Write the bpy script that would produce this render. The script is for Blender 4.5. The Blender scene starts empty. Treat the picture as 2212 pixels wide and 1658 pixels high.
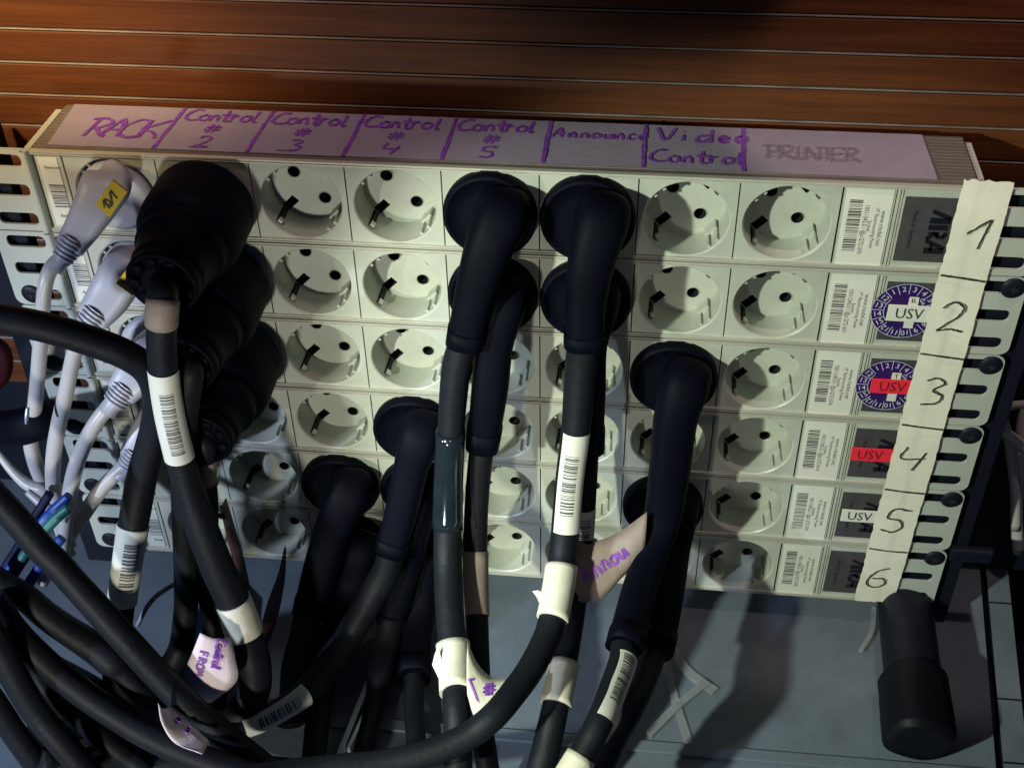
import bpy, bmesh, math, random
from mathutils import Vector, Matrix, Euler
from mathutils.geometry import tessellate_polygon
random.seed(4)
R = math.radians
scene = bpy.context.scene
COL = scene.collection

# ------------------------------------------------------------------ camera, world, lamps, exposure
CAM = Vector((.08948, -.48097, .27613)); EUL = Euler((.8814, .01736, .10906)); F = 2686.87
cd = bpy.data.cameras.new('camera'); cam = bpy.data.objects.new('camera', cd); COL.objects.link(cam)
cam.location = CAM; cam.rotation_euler = EUL
cd.sensor_width = 36; cd.lens = F / 2212 * 36; cd.clip_start = .01; cd.clip_end = 20
scene.camera = cam
w = bpy.data.worlds.new('World'); scene.world = w; w.use_nodes = True
w.node_tree.nodes['Background'].inputs[0].default_value = (.10, .19, .55, 1)
w.node_tree.nodes['Background'].inputs[1].default_value = .065
scene.view_settings.view_transform = 'Standard'; scene.view_settings.look = 'None'
scene.view_settings.exposure = -.12; scene.view_settings.gamma = 1

def spot(name, loc, target, energy, color, size, cone, blend):
    l = bpy.data.lights.new(name, 'SPOT'); l.energy = energy; l.color = color; l.shadow_soft_size = size
    l.spot_size = R(cone); l.spot_blend = blend
    o = bpy.data.objects.new(name, l); COL.objects.link(o); o.location = loc
    o.rotation_euler = (Vector(target) - Vector(loc)).to_track_quat('-Z', 'Y').to_euler()
    return o
spot('key_lamp', (-.29, -.52, .19), (.175, 0, -.180), 25, (.90, 1, .82), .012, 35, .35)
spot('low_lamp', (-.15, -.64, -.14), (-.085, -.05, -.165), 8.2, (1, .98, .85), .022, 44, .8)
spot('front_fill', (.10, -.60, .32), (.12, .0, -.15), .9, (1, .94, .80), .03, 32, .4)  # weak fill added from the camera side
spot('warm_lamp', (-.44, -.30, .34), (-.215, .05, .060), 36, (1, .72, .36), .04, 25, 1)
spot('overhead_left_wash', (-.08, -.06, .25), (-.08, .05, .02), .95, (1, .74, .68), .03, 54, .6)  # added; the gap between this cone and the right one makes the wall's shadow
spot('overhead_right_wash', (.27, -.06, .25), (.262, .05, .03), 1.5, (1, .74, .66), .008, 57, .2)  # added; its cone edge shapes the dark band on the wall
spot('left_blue_lamp', (-.50, -.46, .06), (-.19, -.07, -.22), 15, (.66, .78, 1), .012, 48, .6)

# ------------------------------------------------------------------ measuring helper: a photo point on the real vertical plane Y (mm)
M3 = EUL.to_matrix()
def at(x, y, ymm):
    d = M3 @ Vector(((x - 1106) / F, -(y - 829) / F, -1))
    return CAM + (ymm / 1000 - CAM.y) / d.y * d
def atz(x, y, z):
    d = M3 @ Vector(((x - 1106) / F, -(y - 829) / F, -1))
    return CAM + (z - CAM.z) / d.z * d
def px(p, n):                       # n photo pixels at the distance of p, in metres
    return n / F * -(M3.inverted() @ (Vector(p) - CAM)).z

FZ = -.285                          # height of the grey surface
# ------------------------------------------------------------------ materials
def mat(name, col, rough=.5, metal=0, var=.0, scale=60, bump=0, bscale=300, col2=None, spec=.5, trans=0, alpha=1, sheen=0, stretch=None):
    m = bpy.data.materials.new(name); m.use_nodes = True
    nt = m.node_tree; b = nt.nodes['Principled BSDF']
    b.inputs['Roughness'].default_value = rough; b.inputs['Metallic'].default_value = metal
    b.inputs['Specular IOR Level'].default_value = spec
    b.inputs['Transmission Weight'].default_value = trans
    b.inputs['Alpha'].default_value = alpha
    if sheen: b.inputs['Sheen Weight'].default_value = sheen
    c = (*col, 1)
    tc = nt.nodes.new('ShaderNodeTexCoord'); mp = nt.nodes.new('ShaderNodeMapping')
    nt.links.new(tc.outputs['Object'], mp.inputs[0])
    if stretch: mp.inputs['Scale'].default_value = stretch
    if var or col2:
        n = nt.nodes.new('ShaderNodeTexNoise'); n.inputs['Scale'].default_value = scale; n.inputs['Detail'].default_value = 6
        n.inputs['Roughness'].default_value = .65
        nt.links.new(mp.outputs[0], n.inputs[0])
        r = nt.nodes.new('ShaderNodeValToRGB'); nt.links.new(n.outputs[0], r.inputs[0])
        d = col2 if col2 else tuple(k * (1 - var) for k in col)
        r.color_ramp.elements[0].position = .35; r.color_ramp.elements[1].position = .65
        r.color_ramp.elements[0].color = (*d, 1); r.color_ramp.elements[1].color = c
        nt.links.new(r.outputs[0], b.inputs['Base Color'])
    else: b.inputs['Base Color'].default_value = c
    if bump:
        n2 = nt.nodes.new('ShaderNodeTexNoise'); n2.inputs['Scale'].default_value = bscale; n2.inputs['Detail'].default_value = 4
        nt.links.new(mp.outputs[0], n2.inputs[0])
        bp = nt.nodes.new('ShaderNodeBump'); bp.inputs['Strength'].default_value = bump; bp.inputs['Distance'].default_value = .0006
        nt.links.new(n2.outputs[0], bp.inputs['Height']); nt.links.new(bp.outputs[0], b.inputs['Normal'])
    return m
PLASTIC = mat('grey_white_plastic', (.47, .49, .42), .38, var=.17, scale=40, bump=.12, bscale=900)
RECESS = PLASTIC
ALU = mat('anodised_aluminium', (.60, .59, .51), .30, .30, var=.1, scale=30, bump=.1, bscale=500)
ALUTOP = mat('ridged_aluminium', (.20, .17, .15), .45, .3, var=.2, scale=60)  # brown reflection of the wood is put into this darker colour
EAR = mat('painted_ear_metal', (.50, .53, .47), .33, .1, var=.08, scale=40, bump=.15, bscale=700)
DARK = mat('dark_cavity', (.012, .012, .013), .7)
CLIP = mat('earth_clip_metal', (.62, .6, .55), .3, .9)
PAPER = mat('label_paper', (.70, .70, .62), .5, var=.06, scale=90)
INK = mat('printed_ink', (.03, .035, .04), .6)
INKG = mat('faded_ink', (.09, .09, .09), .6, var=.4, scale=500)
SIGN = mat('grey_plate', (.085, .08, .085), .42, .2, var=.25, scale=120, bump=.2, bscale=500)
LOGO = mat('black_print', (.008, .010, .016), .35)
BLACK = mat('black_rubber', (.0018, .0028, .0075), .6, var=.3, scale=30, bump=.25, bscale=500, spec=.07)
CABLE = mat('black_cable_jacket', (.0085, .011, .0155), .55, var=.35, scale=25, bump=.45, bscale=330, spec=.2)
SLEEVE = mat('clear_sleeve', (.012, .019, .025), .12, spec=.8, var=.3, scale=80)
WCABLE = mat('white_cable_jacket', (.47, .455, .46), .38, var=.10, scale=30, bump=.2, bscale=350)
WPLUG = mat('white_plug_plastic', (.43, .43, .50), .38, var=.08, scale=40, bump=.1)
TAPEW = mat('white_cloth_tape', (.78, .74, .60), .6, var=.10, scale=150, bump=.3, bscale=900)
TAPET = mat('tan_paper_tape', (.30, .23, .195), .65, var=.18, scale=120, bump=.3, bscale=900)
TAPEP = mat('pink_paper_tape', (.31, .26, .34), .65, var=.12, scale=60, bump=.25, bscale=700)
FLAG = mat('pale_pink_tape_flag', (.82, .68, .72), .6, var=.10, scale=80, bump=.3, bscale=700)
MASK = mat('masking_tape', (.82, .79, .66), .62, var=.08, scale=70, bump=.18, bscale=600)
PURPLE = mat('purple_marker', (.15, .022, .32), .5, col2=(.27, .09, .44), scale=420)
PENCIL = mat('pencil', (.15, .12, .15), .6, col2=(.30, .25, .32), scale=900)
PEN = mat('black_pen', (.02, .018, .014), .5, col2=(.06, .055, .045), scale=500)
PENG = mat('grey_pen_shade', (.22, .20, .17), .6)
YELLOW = mat('yellow_tag', (.74, .52, .02), .45, var=.1, scale=200)
VIOLET = mat('violet_sticker', (.035, .012, .12), .35, var=.2, scale=100)
WHITEP = mat('white_print', (.62, .62, .70), .5)
RED = mat('red_tape', (.85, .03, .055), .45, var=.1, scale=300)
REDINK = mat('dark_red_print', (.20, .008, .015), .5)
FLOORM = mat('grey_laminate', (.145, .175, .215), .42, var=.22, scale=40, bump=.25, bscale=260, col2=(.115, .14, .175))
STEEL = mat('black_steel', (.007, .009, .018), .5, .1, spec=.25, bump=.2, bscale=300)
RUBBER = mat('foot_rubber', (.003, .004, .007), .55, spec=.2, bump=.3, bscale=300)
CHROME = mat('bright_metal', (.62, .68, .76), .30, .45)
TIEC = mat('clear_nylon_and_streak', (.42, .44, .48), .3, alpha=.38, var=.2, scale=200)
TAPER = mat('dark_red_tape_back', (.085, .028, .035), .6, alpha=.8, var=.3, scale=150)
BLUEC = mat('blue_cable', (.008, .045, .27), .45, bump=.2)
TEALC = mat('teal_cable', (.006, .13, .115), .45, bump=.2)
NAVYC = mat('navy_cable', (.003, .006, .03), .6, spec=.15, bump=.2)
REDD = mat('dull_red_plastic', (.022, .002, .004), .7, spec=.1)
EDGE = mat('highlit_slat_edge', (.22, .175, .155), .4, var=.5, scale=30, spec=.6)  # laminate edge strip; its highlight is put into the pale colour
# wood: grain stretched along X
def wood():
    m = bpy.data.materials.new('cherry_wood'); m.use_nodes = True; nt = m.node_tree; b = nt.nodes['Principled BSDF']
    tc = nt.nodes.new('ShaderNodeTexCoord'); mp = nt.nodes.new('ShaderNodeMapping'); mp.inputs['Scale'].default_value = (3, 40, 90)
    oi = nt.nodes.new('ShaderNodeObjectInfo'); ad = nt.nodes.new('ShaderNodeVectorMath'); ad.operation = 'MULTIPLY_ADD'
    ad.inputs[1].default_value = (1, 1, 1)
    cx = nt.nodes.new('ShaderNodeCombineXYZ'); mu = nt.nodes.new('ShaderNodeMath'); mu.operation = 'MULTIPLY'; mu.inputs[1].default_value = 7
    nt.links.new(oi.outputs['Random'], mu.inputs[0]); nt.links.new(mu.outputs[0], cx.inputs[0]); nt.links.new(mu.outputs[0], cx.inputs[2])
    nt.links.new(tc.outputs['Object'], ad.inputs[0]); nt.links.new(cx.outputs[0], ad.inputs[2])
    nt.links.new(ad.outputs[0], mp.inputs[0])
    n = nt.nodes.new('ShaderNodeTexNoise'); n.inputs['Scale'].default_value = 2.2; n.inputs['Detail'].default_value = 8; n.inputs['Roughness'].default_value = .7
    n.inputs['Distortion'].default_value = .6
    nt.links.new(mp.outputs[0], n.inputs[0])
    r = nt.nodes.new('ShaderNodeValToRGB'); r.color_ramp.elements[0].position = .3; r.color_ramp.elements[1].position = .72
    r.color_ramp.elements[0].color = (.052, .0150, .0055, 1); r.color_ramp.elements[1].color = (.125, .040, .0115, 1)
    nt.links.new(n.outputs[0], r.inputs[0]); nt.links.new(r.outputs[0], b.inputs['Base Color'])
    b.inputs['Roughness'].default_value = .55; b.inputs['Specular IOR Level'].default_value = .22
    bp = nt.nodes.new('ShaderNodeBump'); bp.inputs['Strength'].default_value = .25; bp.inputs['Distance'].default_value = .0005
    nt.links.new(n.outputs[0], bp.inputs['Height']); nt.links.new(bp.outputs[0], b.inputs['Normal'])
    return m
WOOD = wood()

# ------------------------------------------------------------------ mesh helpers
class MB:
    def __init__(s): s.v = []; s.f = []; s.m = []; s.mats = []; s.sm = []
    def mi(s, m):
        if m not in s.mats: s.mats.append(m)
        return s.mats.index(m)
    def add(s, vs, fs, m, smooth=False):
        b = len(s.v); s.v += [tuple(p) for p in vs]; i = s.mi(m)
        for f in fs: s.f.append(tuple(b + k for k in f)); s.m.append(i); s.sm.append(smooth)
    def box(s, a, b, m, T=None):
        x0, y0, z0 = a; x1, y1, z1 = b
        vs = [Vector(p) for p in ((x0,y0,z0),(x1,y0,z0),(x1,y1,z0),(x0,y1,z0),(x0,y0,z1),(x1,y0,z1),(x1,y1,z1),(x0,y1,z1))]
        if T: vs = [T @ p for p in vs]
        s.add(vs, [(0,3,2,1),(4,5,6,7),(0,1,5,4),(1,2,6,5),(2,3,7,6),(3,0,4,7)], m)
    def lathe(s, c, axis, prof, m, n=40, smooth=True, up=Vector((0, 0, 1))):   # prof: (radius, distance along axis)
        axis = Vector(axis).normalized(); u = axis.cross(up).normalized(); v = u.cross(axis)
        vs = []; fs = []
        for r, d in prof:
            for k in range(n):
                t = 2 * math.pi * k / n; vs.append(Vector(c) + axis * d + (u * math.cos(t) + v * math.sin(t)) * r)
        for i in range(len(prof) - 1):
            for k in range(n): fs.append((i*n+k, i*n+(k+1) % n, (i+1)*n+(k+1) % n, (i+1)*n+k))
        s.add(vs, fs, m, smooth)
    def ribbon(s, pts, width, nrm, m, jit=0):
        nrm = Vector(nrm); s.k = getattr(s, 'k', 0) + 1
        lift = nrm.normalized() * (9e-6 * (s.k % 12))      # strokes that cross never share a plane
        pts = [Vector(p) + lift for p in pts]; vs = []; fs = []
        for i, p in enumerate(pts):
            d = (pts[min(i+1, len(pts)-1)] - pts[max(i-1, 0)])
            if d.length < 1e-9: d = Vector((1, 0, 0))
            q = nrm.cross(d.normalized()).normalized() * width / 2 * (1 + random.uniform(-jit, jit))
            vs += [p - q, p + q]
        for i in range(len(pts) - 1): fs.append((2*i, 2*i+2, 2*i+3, 2*i+1))
        s.add(vs, fs, m)
    def build(s, name, parent=None, bevel=0, seg=2):
        me = bpy.data.meshes.new(name); me.from_pydata(s.v, [], s.f)
        for m in s.mats: me.materials.append(m)
        me.polygons.foreach_set('material_index', s.m); me.polygons.foreach_set('use_smooth', s.sm); me.update()
        o = bpy.data.objects.new(name, me); COL.objects.link(o)
        if parent: o.parent = parent
        if bevel:
            md = o.modifiers.new('bevel', 'BEVEL'); md.width = bevel; md.segments = seg; md.limit_method = 'ANGLE'
        return o

def tag(o, label=None, cat=None, group=None, kind=None):
    if label: o['label'] = label
    if cat: o['category'] = cat
    if group: o['group'] = group
    if kind: o['kind'] = kind
    return o
def thing(name, label, cat, loc=(0, 0, 0), group=None):
    o = bpy.data.objects.new(name, None); COL.objects.link(o); o.location = loc; o.empty_display_size = .01
    return tag(o, label, cat, group)
def hang(o, root):                      # child built in world coordinates under a located root
    o.parent = root; o.matrix_parent_inverse = Matrix.Translation(-root.location)
    return o

def catmull(pts, n=6):
    P = [Vector(p) for p in pts]; out = []
    Q = [P[0] * 2 - P[1]] + P + [P[-1] * 2 - P[-2]]
    for i in range(1, len(Q) - 2):
        for k in range(n):
            t = k / n; a, b, c, d = Q[i-1], Q[i], Q[i+1], Q[i+2]
            out.append(.5 * ((2*b) + (c-a)*t + (2*a-5*b+4*c-d)*t*t + (3*b-a-3*c+d)*t**3))
    out.append(P[-1]); return out
VIEW = Vector((.1, -.75, .45)).normalized()
class Path:                             # a smoothed centre line with radii
    def __init__(s, raw, n=6):          # raw: (px, py, depth mm, radius px) or (Vector, radius m)
        W = []
        for r in raw:
            if len(r) == 4:
                yy = r[2]; p = at(r[0], r[1], yy)
                while p.z < FZ + px(p, r[3]) + .003 and yy > -400: yy -= 2; p = at(r[0], r[1], yy)
                W.append((*p, px(p, r[3])))
            else: W.append((*r[0], r[1]))
        class V4(tuple): pass
        A = [Vector(q) for q in W]      # 4-D vectors
        D = catmull(A, n); s.p = [Vector(d[:3]) for d in D]; s.r = [max(d[3], .0004) for d in D]
        s.fr = []
        for i in range(len(s.p)):
            t = (s.p[min(i+1, len(s.p)-1)] - s.p[max(i-1, 0)]).normalized()
            u = (VIEW - t * VIEW.dot(t)).normalized(); s.fr.append((t, u, t.cross(u)))
    def near(s, x, y):                  # index of the sample whose photo position is nearest
        best = None
        for i, p in enumerate(s.p):
            q = M3.inverted() @ (p - CAM); X = 1106 + F * q.x / -q.z; Y = 829 - F * q.y / -q.z
            d = (X-x)**2 + (Y-y)**2
            if best is None or d < best[0]: best = (d, i)
        return best[1]
    def tube(s, mb, m, i0=0, i1=None, k=1.0, add=0, sides=18, sx=1, sy=1, caps=True, th0=0, th1=2*math.pi, power=1, radii=None):
        i1 = len(s.p) - 1 if i1 is None else i1
        full = abs(th1 - th0 - 2*math.pi) < 1e-6; nn = sides if full else sides + 1; vs = []; fs = []
        for i in range(i0, i1 + 1):
            t, u, v = s.fr[i]; r = (radii(i) if radii else s.r[i]) * k + add
            for j in range(nn):
                a = th0 + (th1 - th0) * j / sides
                ca, sa = math.cos(a), math.sin(a)
                if power != 1: ca = math.copysign(abs(ca)**power, ca); sa = math.copysign(abs(sa)**power, sa)
                vs.append(s.p[i] + u * ca * r * sx + v * sa * r * sy)
        rows = i1 - i0 + 1
        for i in range(rows - 1):
            for j in range(sides):
                a = i*nn + j; b = i*nn + (j+1) % nn
                fs.append((a, b, b + nn, a + nn))
        if caps and full:
            b0 = len(vs); vs.append(s.p[i0]); vs.append(s.p[i1])
            mb.add(vs, fs, m, True)
            base = len(mb.v) - len(vs); im = mb.mi(m)
            for j in range(nn):
                mb.f.append((base + b0, base + (j+1) % nn, base + j)); mb.m.append(im); mb.sm.append(False)
                o = base + (rows-1)*nn
                mb.f.append((base + b0 + 1, o + j, o + (j+1) % nn)); mb.m.append(im); mb.sm.append(False)
        else: mb.add(vs, fs, m, True)

_txt = {}
def text_mesh(st):
    if st in _txt: return _txt[st]
    cu = bpy.data.curves.new('t', 'FONT'); cu.body = st; cu.size = 1; cu.align_x = 'CENTER'; cu.align_y = 'CENTER'; cu.resolution_u = 2
    o = bpy.data.objects.new('t', cu); COL.objects.link(o)
    bpy.context.view_layer.update()
    me = bpy.data.meshes.new_from_object(o.evaluated_get(bpy.context.evaluated_depsgraph_get()))
    v = [(a.co.x, a.co.y) for a in me.vertices]; f = [tuple(p.vertices) for p in me.polygons]
    bpy.data.objects.remove(o); bpy.data.curves.remove(cu); bpy.data.meshes.remove(me)
    _txt[st] = (v, f); return _txt[st]
def put_text(mb, st, X, Z, size, ang, m, y, sx=1):   # on a front plane facing -Y
    v, f = text_mesh(st); c, s_ = math.cos(R(ang)), math.sin(R(ang))
    mb.add([(X + (a*sx*c - b*s_) * size, y, Z + (a*sx*s_ + b*c) * size) for a, b in v], f, m)
def barcode(mb, X, Z0, Z1, wd, m, y, seed, horizontal_bars=True):
    rnd = random.Random(seed); z = Z0
    while z > Z1:
        h = rnd.choice((.00022, .00035, .0005, .0007)); mb.add([(X, y, z), (X+wd, y, z), (X+wd, y, max(z-h, Z1)), (X, y, max(z-h, Z1))], [(0, 1, 2, 3)], m)
        z -= h + rnd.choice((.0003, .00045, .0007))

def plate(mb, outer, holes, y, depth, m, mh, back=None):   # plate in XZ facing -Y with holes; hole walls go to y+depth
    loops = [[Vector((x, z, 0)) for x, z in outer]] + [[Vector((x, z, 0)) for x, z in h] for h in holes]
    tris = tessellate_polygon(loops); flat = [p for l in loops for p in l]
    out = []
    for t in tris:
        a, b, c = (flat[k] for k in t); cr = (b.x-a.x)*(c.y-a.y) - (b.y-a.y)*(c.x-a.x)
        if abs(cr) < 1e-14: continue
        out.append(t if cr > 0 else (t[0], t[2], t[1]))
    mb.add([(p.x, y, p.y) for p in flat], out, m)
    for h in holes:
        n = len(h); vs = [(x, y, z) for x, z in h] + [(x, y + depth, z) for x, z in h]
        mb.add(vs, [(k, (k+1) % n, n + (k+1) % n, n + k) for k in range(n)], mh)
        if back: mb.add([(x, y + depth, z) for x, z in h], [tuple(range(n))], back)
def circle(cx, cz, r, n=20): return [(cx + r*math.cos(2*math.pi*k/n), cz + r*math.sin(2*math.pi*k/n)) for k in range(n)]
def rrect(x0, z0, x1, z1, r, n=4):
    o = []
    for cx, cz, a in ((x1-r, z1-r, 0), (x0+r, z1-r, 90), (x0+r, z0+r, 180), (x1-r, z0+r, 270)):
        for k in range(n+1): t = R(a + 90*k/n); o.append((cx + r*math.cos(t), cz + r*math.sin(t)))
    return o

# ------------------------------------------------------------------ the setting
U = .04445
# grey laminate surface (slightly turned), with a groove and raised right edge
mb = MB()
gx = lambda y: .298 + (y + .02) * .115
for (a, b) in ((-1.2, 0), (0, 1)):
    pass
Y0, Y1 = -.9, .07
mb.add([(-1.4, Y0, FZ), (gx(Y0) - .0035, Y0, FZ), (gx(Y1) - .0035, Y1, FZ), (-1.4, Y1, FZ)], [(0, 1, 2, 3)], FLOORM)
mb.add([(gx(Y0) - .0035, Y0, FZ), (gx(Y1) - .0035, Y1, FZ), (gx(Y1) - .0035, Y1, FZ - .006), (gx(Y0) - .0035, Y0, FZ - .006)], [(0, 1, 2, 3)], STEEL)
mb.add([(gx(Y0) - .0035, Y0, FZ - .006), (gx(Y0), Y0, FZ - .006), (gx(Y1), Y1, FZ - .006), (gx(Y1) - .0035, Y1, FZ - .006)], [(0, 1, 2, 3)], STEEL)
mb.add([(gx(Y0), Y0, FZ - .006), (gx(Y1), Y1, FZ - .006), (gx(Y1), Y1, FZ + .001), (gx(Y0), Y0, FZ + .001)], [(0, 3, 2, 1)], STEEL)
mb.add([(gx(Y0), Y0, FZ + .001), (gx(Y0) + .0125, Y0, FZ + .001), (gx(Y1) + .0125, Y1, FZ + .001), (gx(Y1), Y1, FZ + .001)], [(0, 1, 2, 3)], FLOORM)
mb.add([(gx(Y0) + .0125, Y0, FZ + .001), (gx(Y0) + .0125, Y0, FZ - .08), (gx(Y1) + .0125, Y1, FZ - .08), (gx(Y1) + .0125, Y1, FZ + .001)], [(0, 1, 2, 3)], STEEL)
for y in (-.048, -.088, .02):           # joints across the raised edge
    mb.box((gx(y) + .0002, y, FZ + .0009), (gx(y) + .0124, y + .0009, FZ + .0013), STEEL)
tag(mb.build('floor'), kind='structure')
mb = MB(); mb.add([(-1.5, -1, FZ - .08), (1.5, -1, FZ - .08), (1.5, .4, FZ - .08), (-1.5, .4, FZ - .08)], [(0, 1, 2, 3)], STEEL)
tag(mb.build('lower_ground'), kind='structure')
mb = MB(); mb.box((-.226, -.0995, FZ), (gx(-.09) - .004, -.0925, FZ + .0022), FLOORM)
tag(mb.build('surface_ridge', bevel=.0006), kind='structure')

# slatted wood wall behind the strips
wall = bpy.data.objects.new('wall', None); COL.objects.link(wall); wall['kind'] = 'structure'
mb = MB(); mb.box((-1, .068, -.6), (1.2, .075, .5), STEEL); mb.build('backing', wall)
ez = [.0505 + .0172 * k for k in range(9, -14, -1)]
me = ms = None
for z in ez:
    if me is None:
        mb = MB(); mb.box((-1, .0555, -.0164), (1.2, .068, -.0008), WOOD); o = mb.build('slat', wall, bevel=.0007); o.location = (0, 0, z)
        me = o
        mb = MB(); mb.box((-1, .0552, -.00040), (1.2, .068, .00040), EDGE); e = mb.build('slat_edge', wall, bevel=.0004); e.location = (0, 0, z); ms = e
    else:
        for src in (me, ms):
            c = src.copy(); COL.objects.link(c); c.location = (0, 0, z); c.parent = wall

# ------------------------------------------------------------------ power strips
P = .04405; BX0, BX1 = -.1905, .2325
HR = .0189
def socket_meshes():
    mb = MB(); N = 72; hx = P/2 - .0003; z0, z1 = -.0205, .0205
    # front plate: square with round hole, chamfered rim
    outer = [(-hx, z0), (hx, z0), (hx, z1), (-hx, z1)]
    ring = circle(0, 0, HR + .0006, N)
    plate(mb, outer, [ring], -.0002, .0005, PLASTIC, PLASTIC)
    mb.lathe((0, -.0002, 0), (0, 1, 0), [(HR + .0006, 0), (HR, .0006)], PLASTIC, N)
    # plate edges
    for a, b in (((-hx, z0), (hx, z0)), ((hx, z0), (hx, z1)), ((hx, z1), (-hx, z1)), ((-hx, z1), (-hx, z0))):
        mb.add([(a[0], -.0002, a[1]), (b[0], -.0002, b[1]), (b[0], .002, b[1]), (a[0], .002, a[1])], [(0, 1, 2, 3)], PLASTIC)
    D = .0165; rb = .0184
    # wall of the recess, with two earth slots left open towards the bottom
    slots = (225, 45)
    for k in range(N):
        a0, a1 = 360*k/N, 360*(k+1)/N; am = (a0+a1)/2
        insl = any(abs((am - s + 180) % 360 - 180) < 5.1 for s in slots)
        d1 = .0030 if insl else D
        r1 = HR + (rb - HR) * d1 / D
        q = lambda r, a, y: (r*math.cos(R(a)), y, r*math.sin(R(a)))
        mb.add([q(HR, a0, .0004), q(HR, a1, .0004), q(r1, a1, d1), q(r1, a0, d1)], [(0, 1, 2, 3)], RECESS, True)
        if insl:
            mb.add([q(r1, a0, d1), q(r1, a1, d1), q(r1 + .003, a1, d1), q(r1 + .003, a0, d1)], [(0, 1, 2, 3)], DARK)
            mb.add([q(r1 + .003, a0, d1), q(r1 + .003, a1, d1), q(r1 + .003, a1, D + .004), q(r1 + .003, a0, D + .004)], [(0, 1, 2, 3)], DARK)
    # back face with pin holes and earth slots
    hol = [circle(-.0067, .0067, .0029, 18), circle(.0067, -.0067, .0029, 18)]
    for s in slots:
        c, t = math.cos(R(s)), math.sin(R(s)); hw = .0021
        hol.append([(c*r - t*h, t*r + c*h) for r, h in ((.0108, -hw), (.0180, -hw), (.0180, hw), (.0108, hw))])
    plate(mb, circle(0, 0, rb, N), hol, D, .006, RECESS, DARK, DARK)
    # funnel rings round the pin holes
    for hx_, hz in ((-.0067, .0067), (.0067, -.0067)):
        mb.lathe((hx_, D - .0001, hz), (0, -1, 0), [(.0034, 0), (.0032, .0003), (.0029, 0)], RECESS, 18)
    # guide ribs
    for s in (-45, 135):
        c, t = math.cos(R(s)), math.sin(R(s))
        T = Matrix(((c, 0, -t, 0), (0, 1, 0, 0), (t, 0, c, 0), (0, 0, 0, 1)))
        for h in (-.0032, .0018):
            mb.box((.0172, .0012, h), (.0188, .0164, h + .0014), RECESS, T)
        mb.box((.0163, .0100, -.0032), (.0186, .01645, .0032), RECESS, T)
    o = mb.build('socket'); md = o.data
    bm = bmesh.new(); bm.from_mesh(md); bmesh.ops.remove_doubles(bm, verts=bm.verts, dist=.00002); bm.to_mesh(md); bm.free(); md.set_sharp_from_angle(angle=R(32)); bpy.data.objects.remove(o)
    cb = MB()
    cb.box((.0170, .0028, -.0011), (.0182, .0056, .0011), CLIP)
    cb.box((.0178, .0058, -.0010), (.0186, .0150, .0010), DARK)
    o = cb.build('earth_clip'); mc = o.data; bpy.data.objects.remove(o)
    return md, mc
SOCK, CLIPM = socket_meshes()

def inst(name, mesh, parent, loc=(0, 0, 0), rot=(0, 0, 0)):
    o = bpy.data.objects.new(name, mesh); COL.objects.link(o); o.parent = parent; o.location = loc; o.rotation_euler = rot
    return o
def housing_mesh(top):
    mb = MB(); D = .0445; h = U - .0009
    T = []
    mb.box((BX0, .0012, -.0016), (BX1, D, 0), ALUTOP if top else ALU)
    mb.box((BX0, .0012, -h), (BX1, D, -h + .0016), ALU)         # bottom
    mb.box((BX0, D - .0015, -h + .0016), (BX1, D, -.0016), ALU) # back
    for z in (0, -h + .0018):                                   # front lips: two fine beads with a groove
        mb.box((BX0, -.0012, z - .0008), (BX1, .0012, z), ALU)
        mb.box((BX0, -.0006, z - .0013), (BX1, .0012, z - .0008), ALU)
        mb.box((BX0, -.0013, z - .0018), (BX1, .0012, z - .0013), ALU)
    for xe in (BX0, BX1 - .0015): mb.box((xe, .002, -h + .0016), (xe + .0015, D - .0015, -.0016), ALU)
    mb.box((BX0 + .0015, .026, -h + .0016), (BX1 - .0015, .0265, -.0016), DARK)
    if top:                                                      # extrusion ridges on the visible top
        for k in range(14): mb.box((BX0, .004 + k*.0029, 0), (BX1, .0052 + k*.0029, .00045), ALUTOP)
    return mb
Hm = {}
def ear_mesh(side):
    mb = MB(); w_ = .0307 if side < 0 else .0317
    x0, x1 = (BX0 - w_, BX0 - .0008) if side < 0 else (BX1 + .0004, BX1 + w_)
    z0, z1 = -U + .0004, -.0003; r = .0045
    outer = []
    def arc(cx, cz, a): return [(cx + r*math.cos(R(a + 90*k/5)), cz + r*math.sin(R(a + 90*k/5))) for k in range(6)]
    if side > 0: outer = [(x0, z0)] + arc(x1-r, z0+r, 270) + arc(x1-r, z1-r, 0) + [(x0, z1)]
    else: outer = arc(x0+r, z0+r, 180) + [(x1, z0), (x1, z1)] + arc(x0+r, z1-r, 90)
    holes = []
    for hz in (.0060, .0217, .0374):
        cx0, cx1 = (x0 + .0052, x1 - .0050) if side < 0 else (x1 - .0207, x1 - .0042)
        holes.append(rrect(cx0, -hz - .0033, cx1, -hz + .0033, .0026))
    plate(mb, outer, holes, -.0004, .0013, EAR, EAR)
    n = len(outer); vs = [(x, -.0004, z) for x, z in outer] + [(x, .0016, z) for x, z in outer]
    mb.add(vs, [(k, n + k, n + (k+1) % n, (k+1) % n) for k in range(n)], EAR)
    # fold next to the body
    xf = x1 - .004 if side < 0 else x0
    if side < 0: mb.lathe((x1 - .0022, -.0006, z0), (0, 0, 1), [(.0019, 0), (.0019, z1 - z0)], EAR, 14, up=Vector((0, 1, 0)))
    mb.box((x1 - .003 if side < 0 else x0 + .0004, .0024, z0), (x1 if side < 0 else x0 + .003, .040, z1), EAR)
    o = mb.build('mounting_ear'); m = o.data; bpy.data.objects.remove(o); return m, (x0, x1)
EL, elx = ear_mesh(-1); ER, erx = ear_mesh(1)
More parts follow.
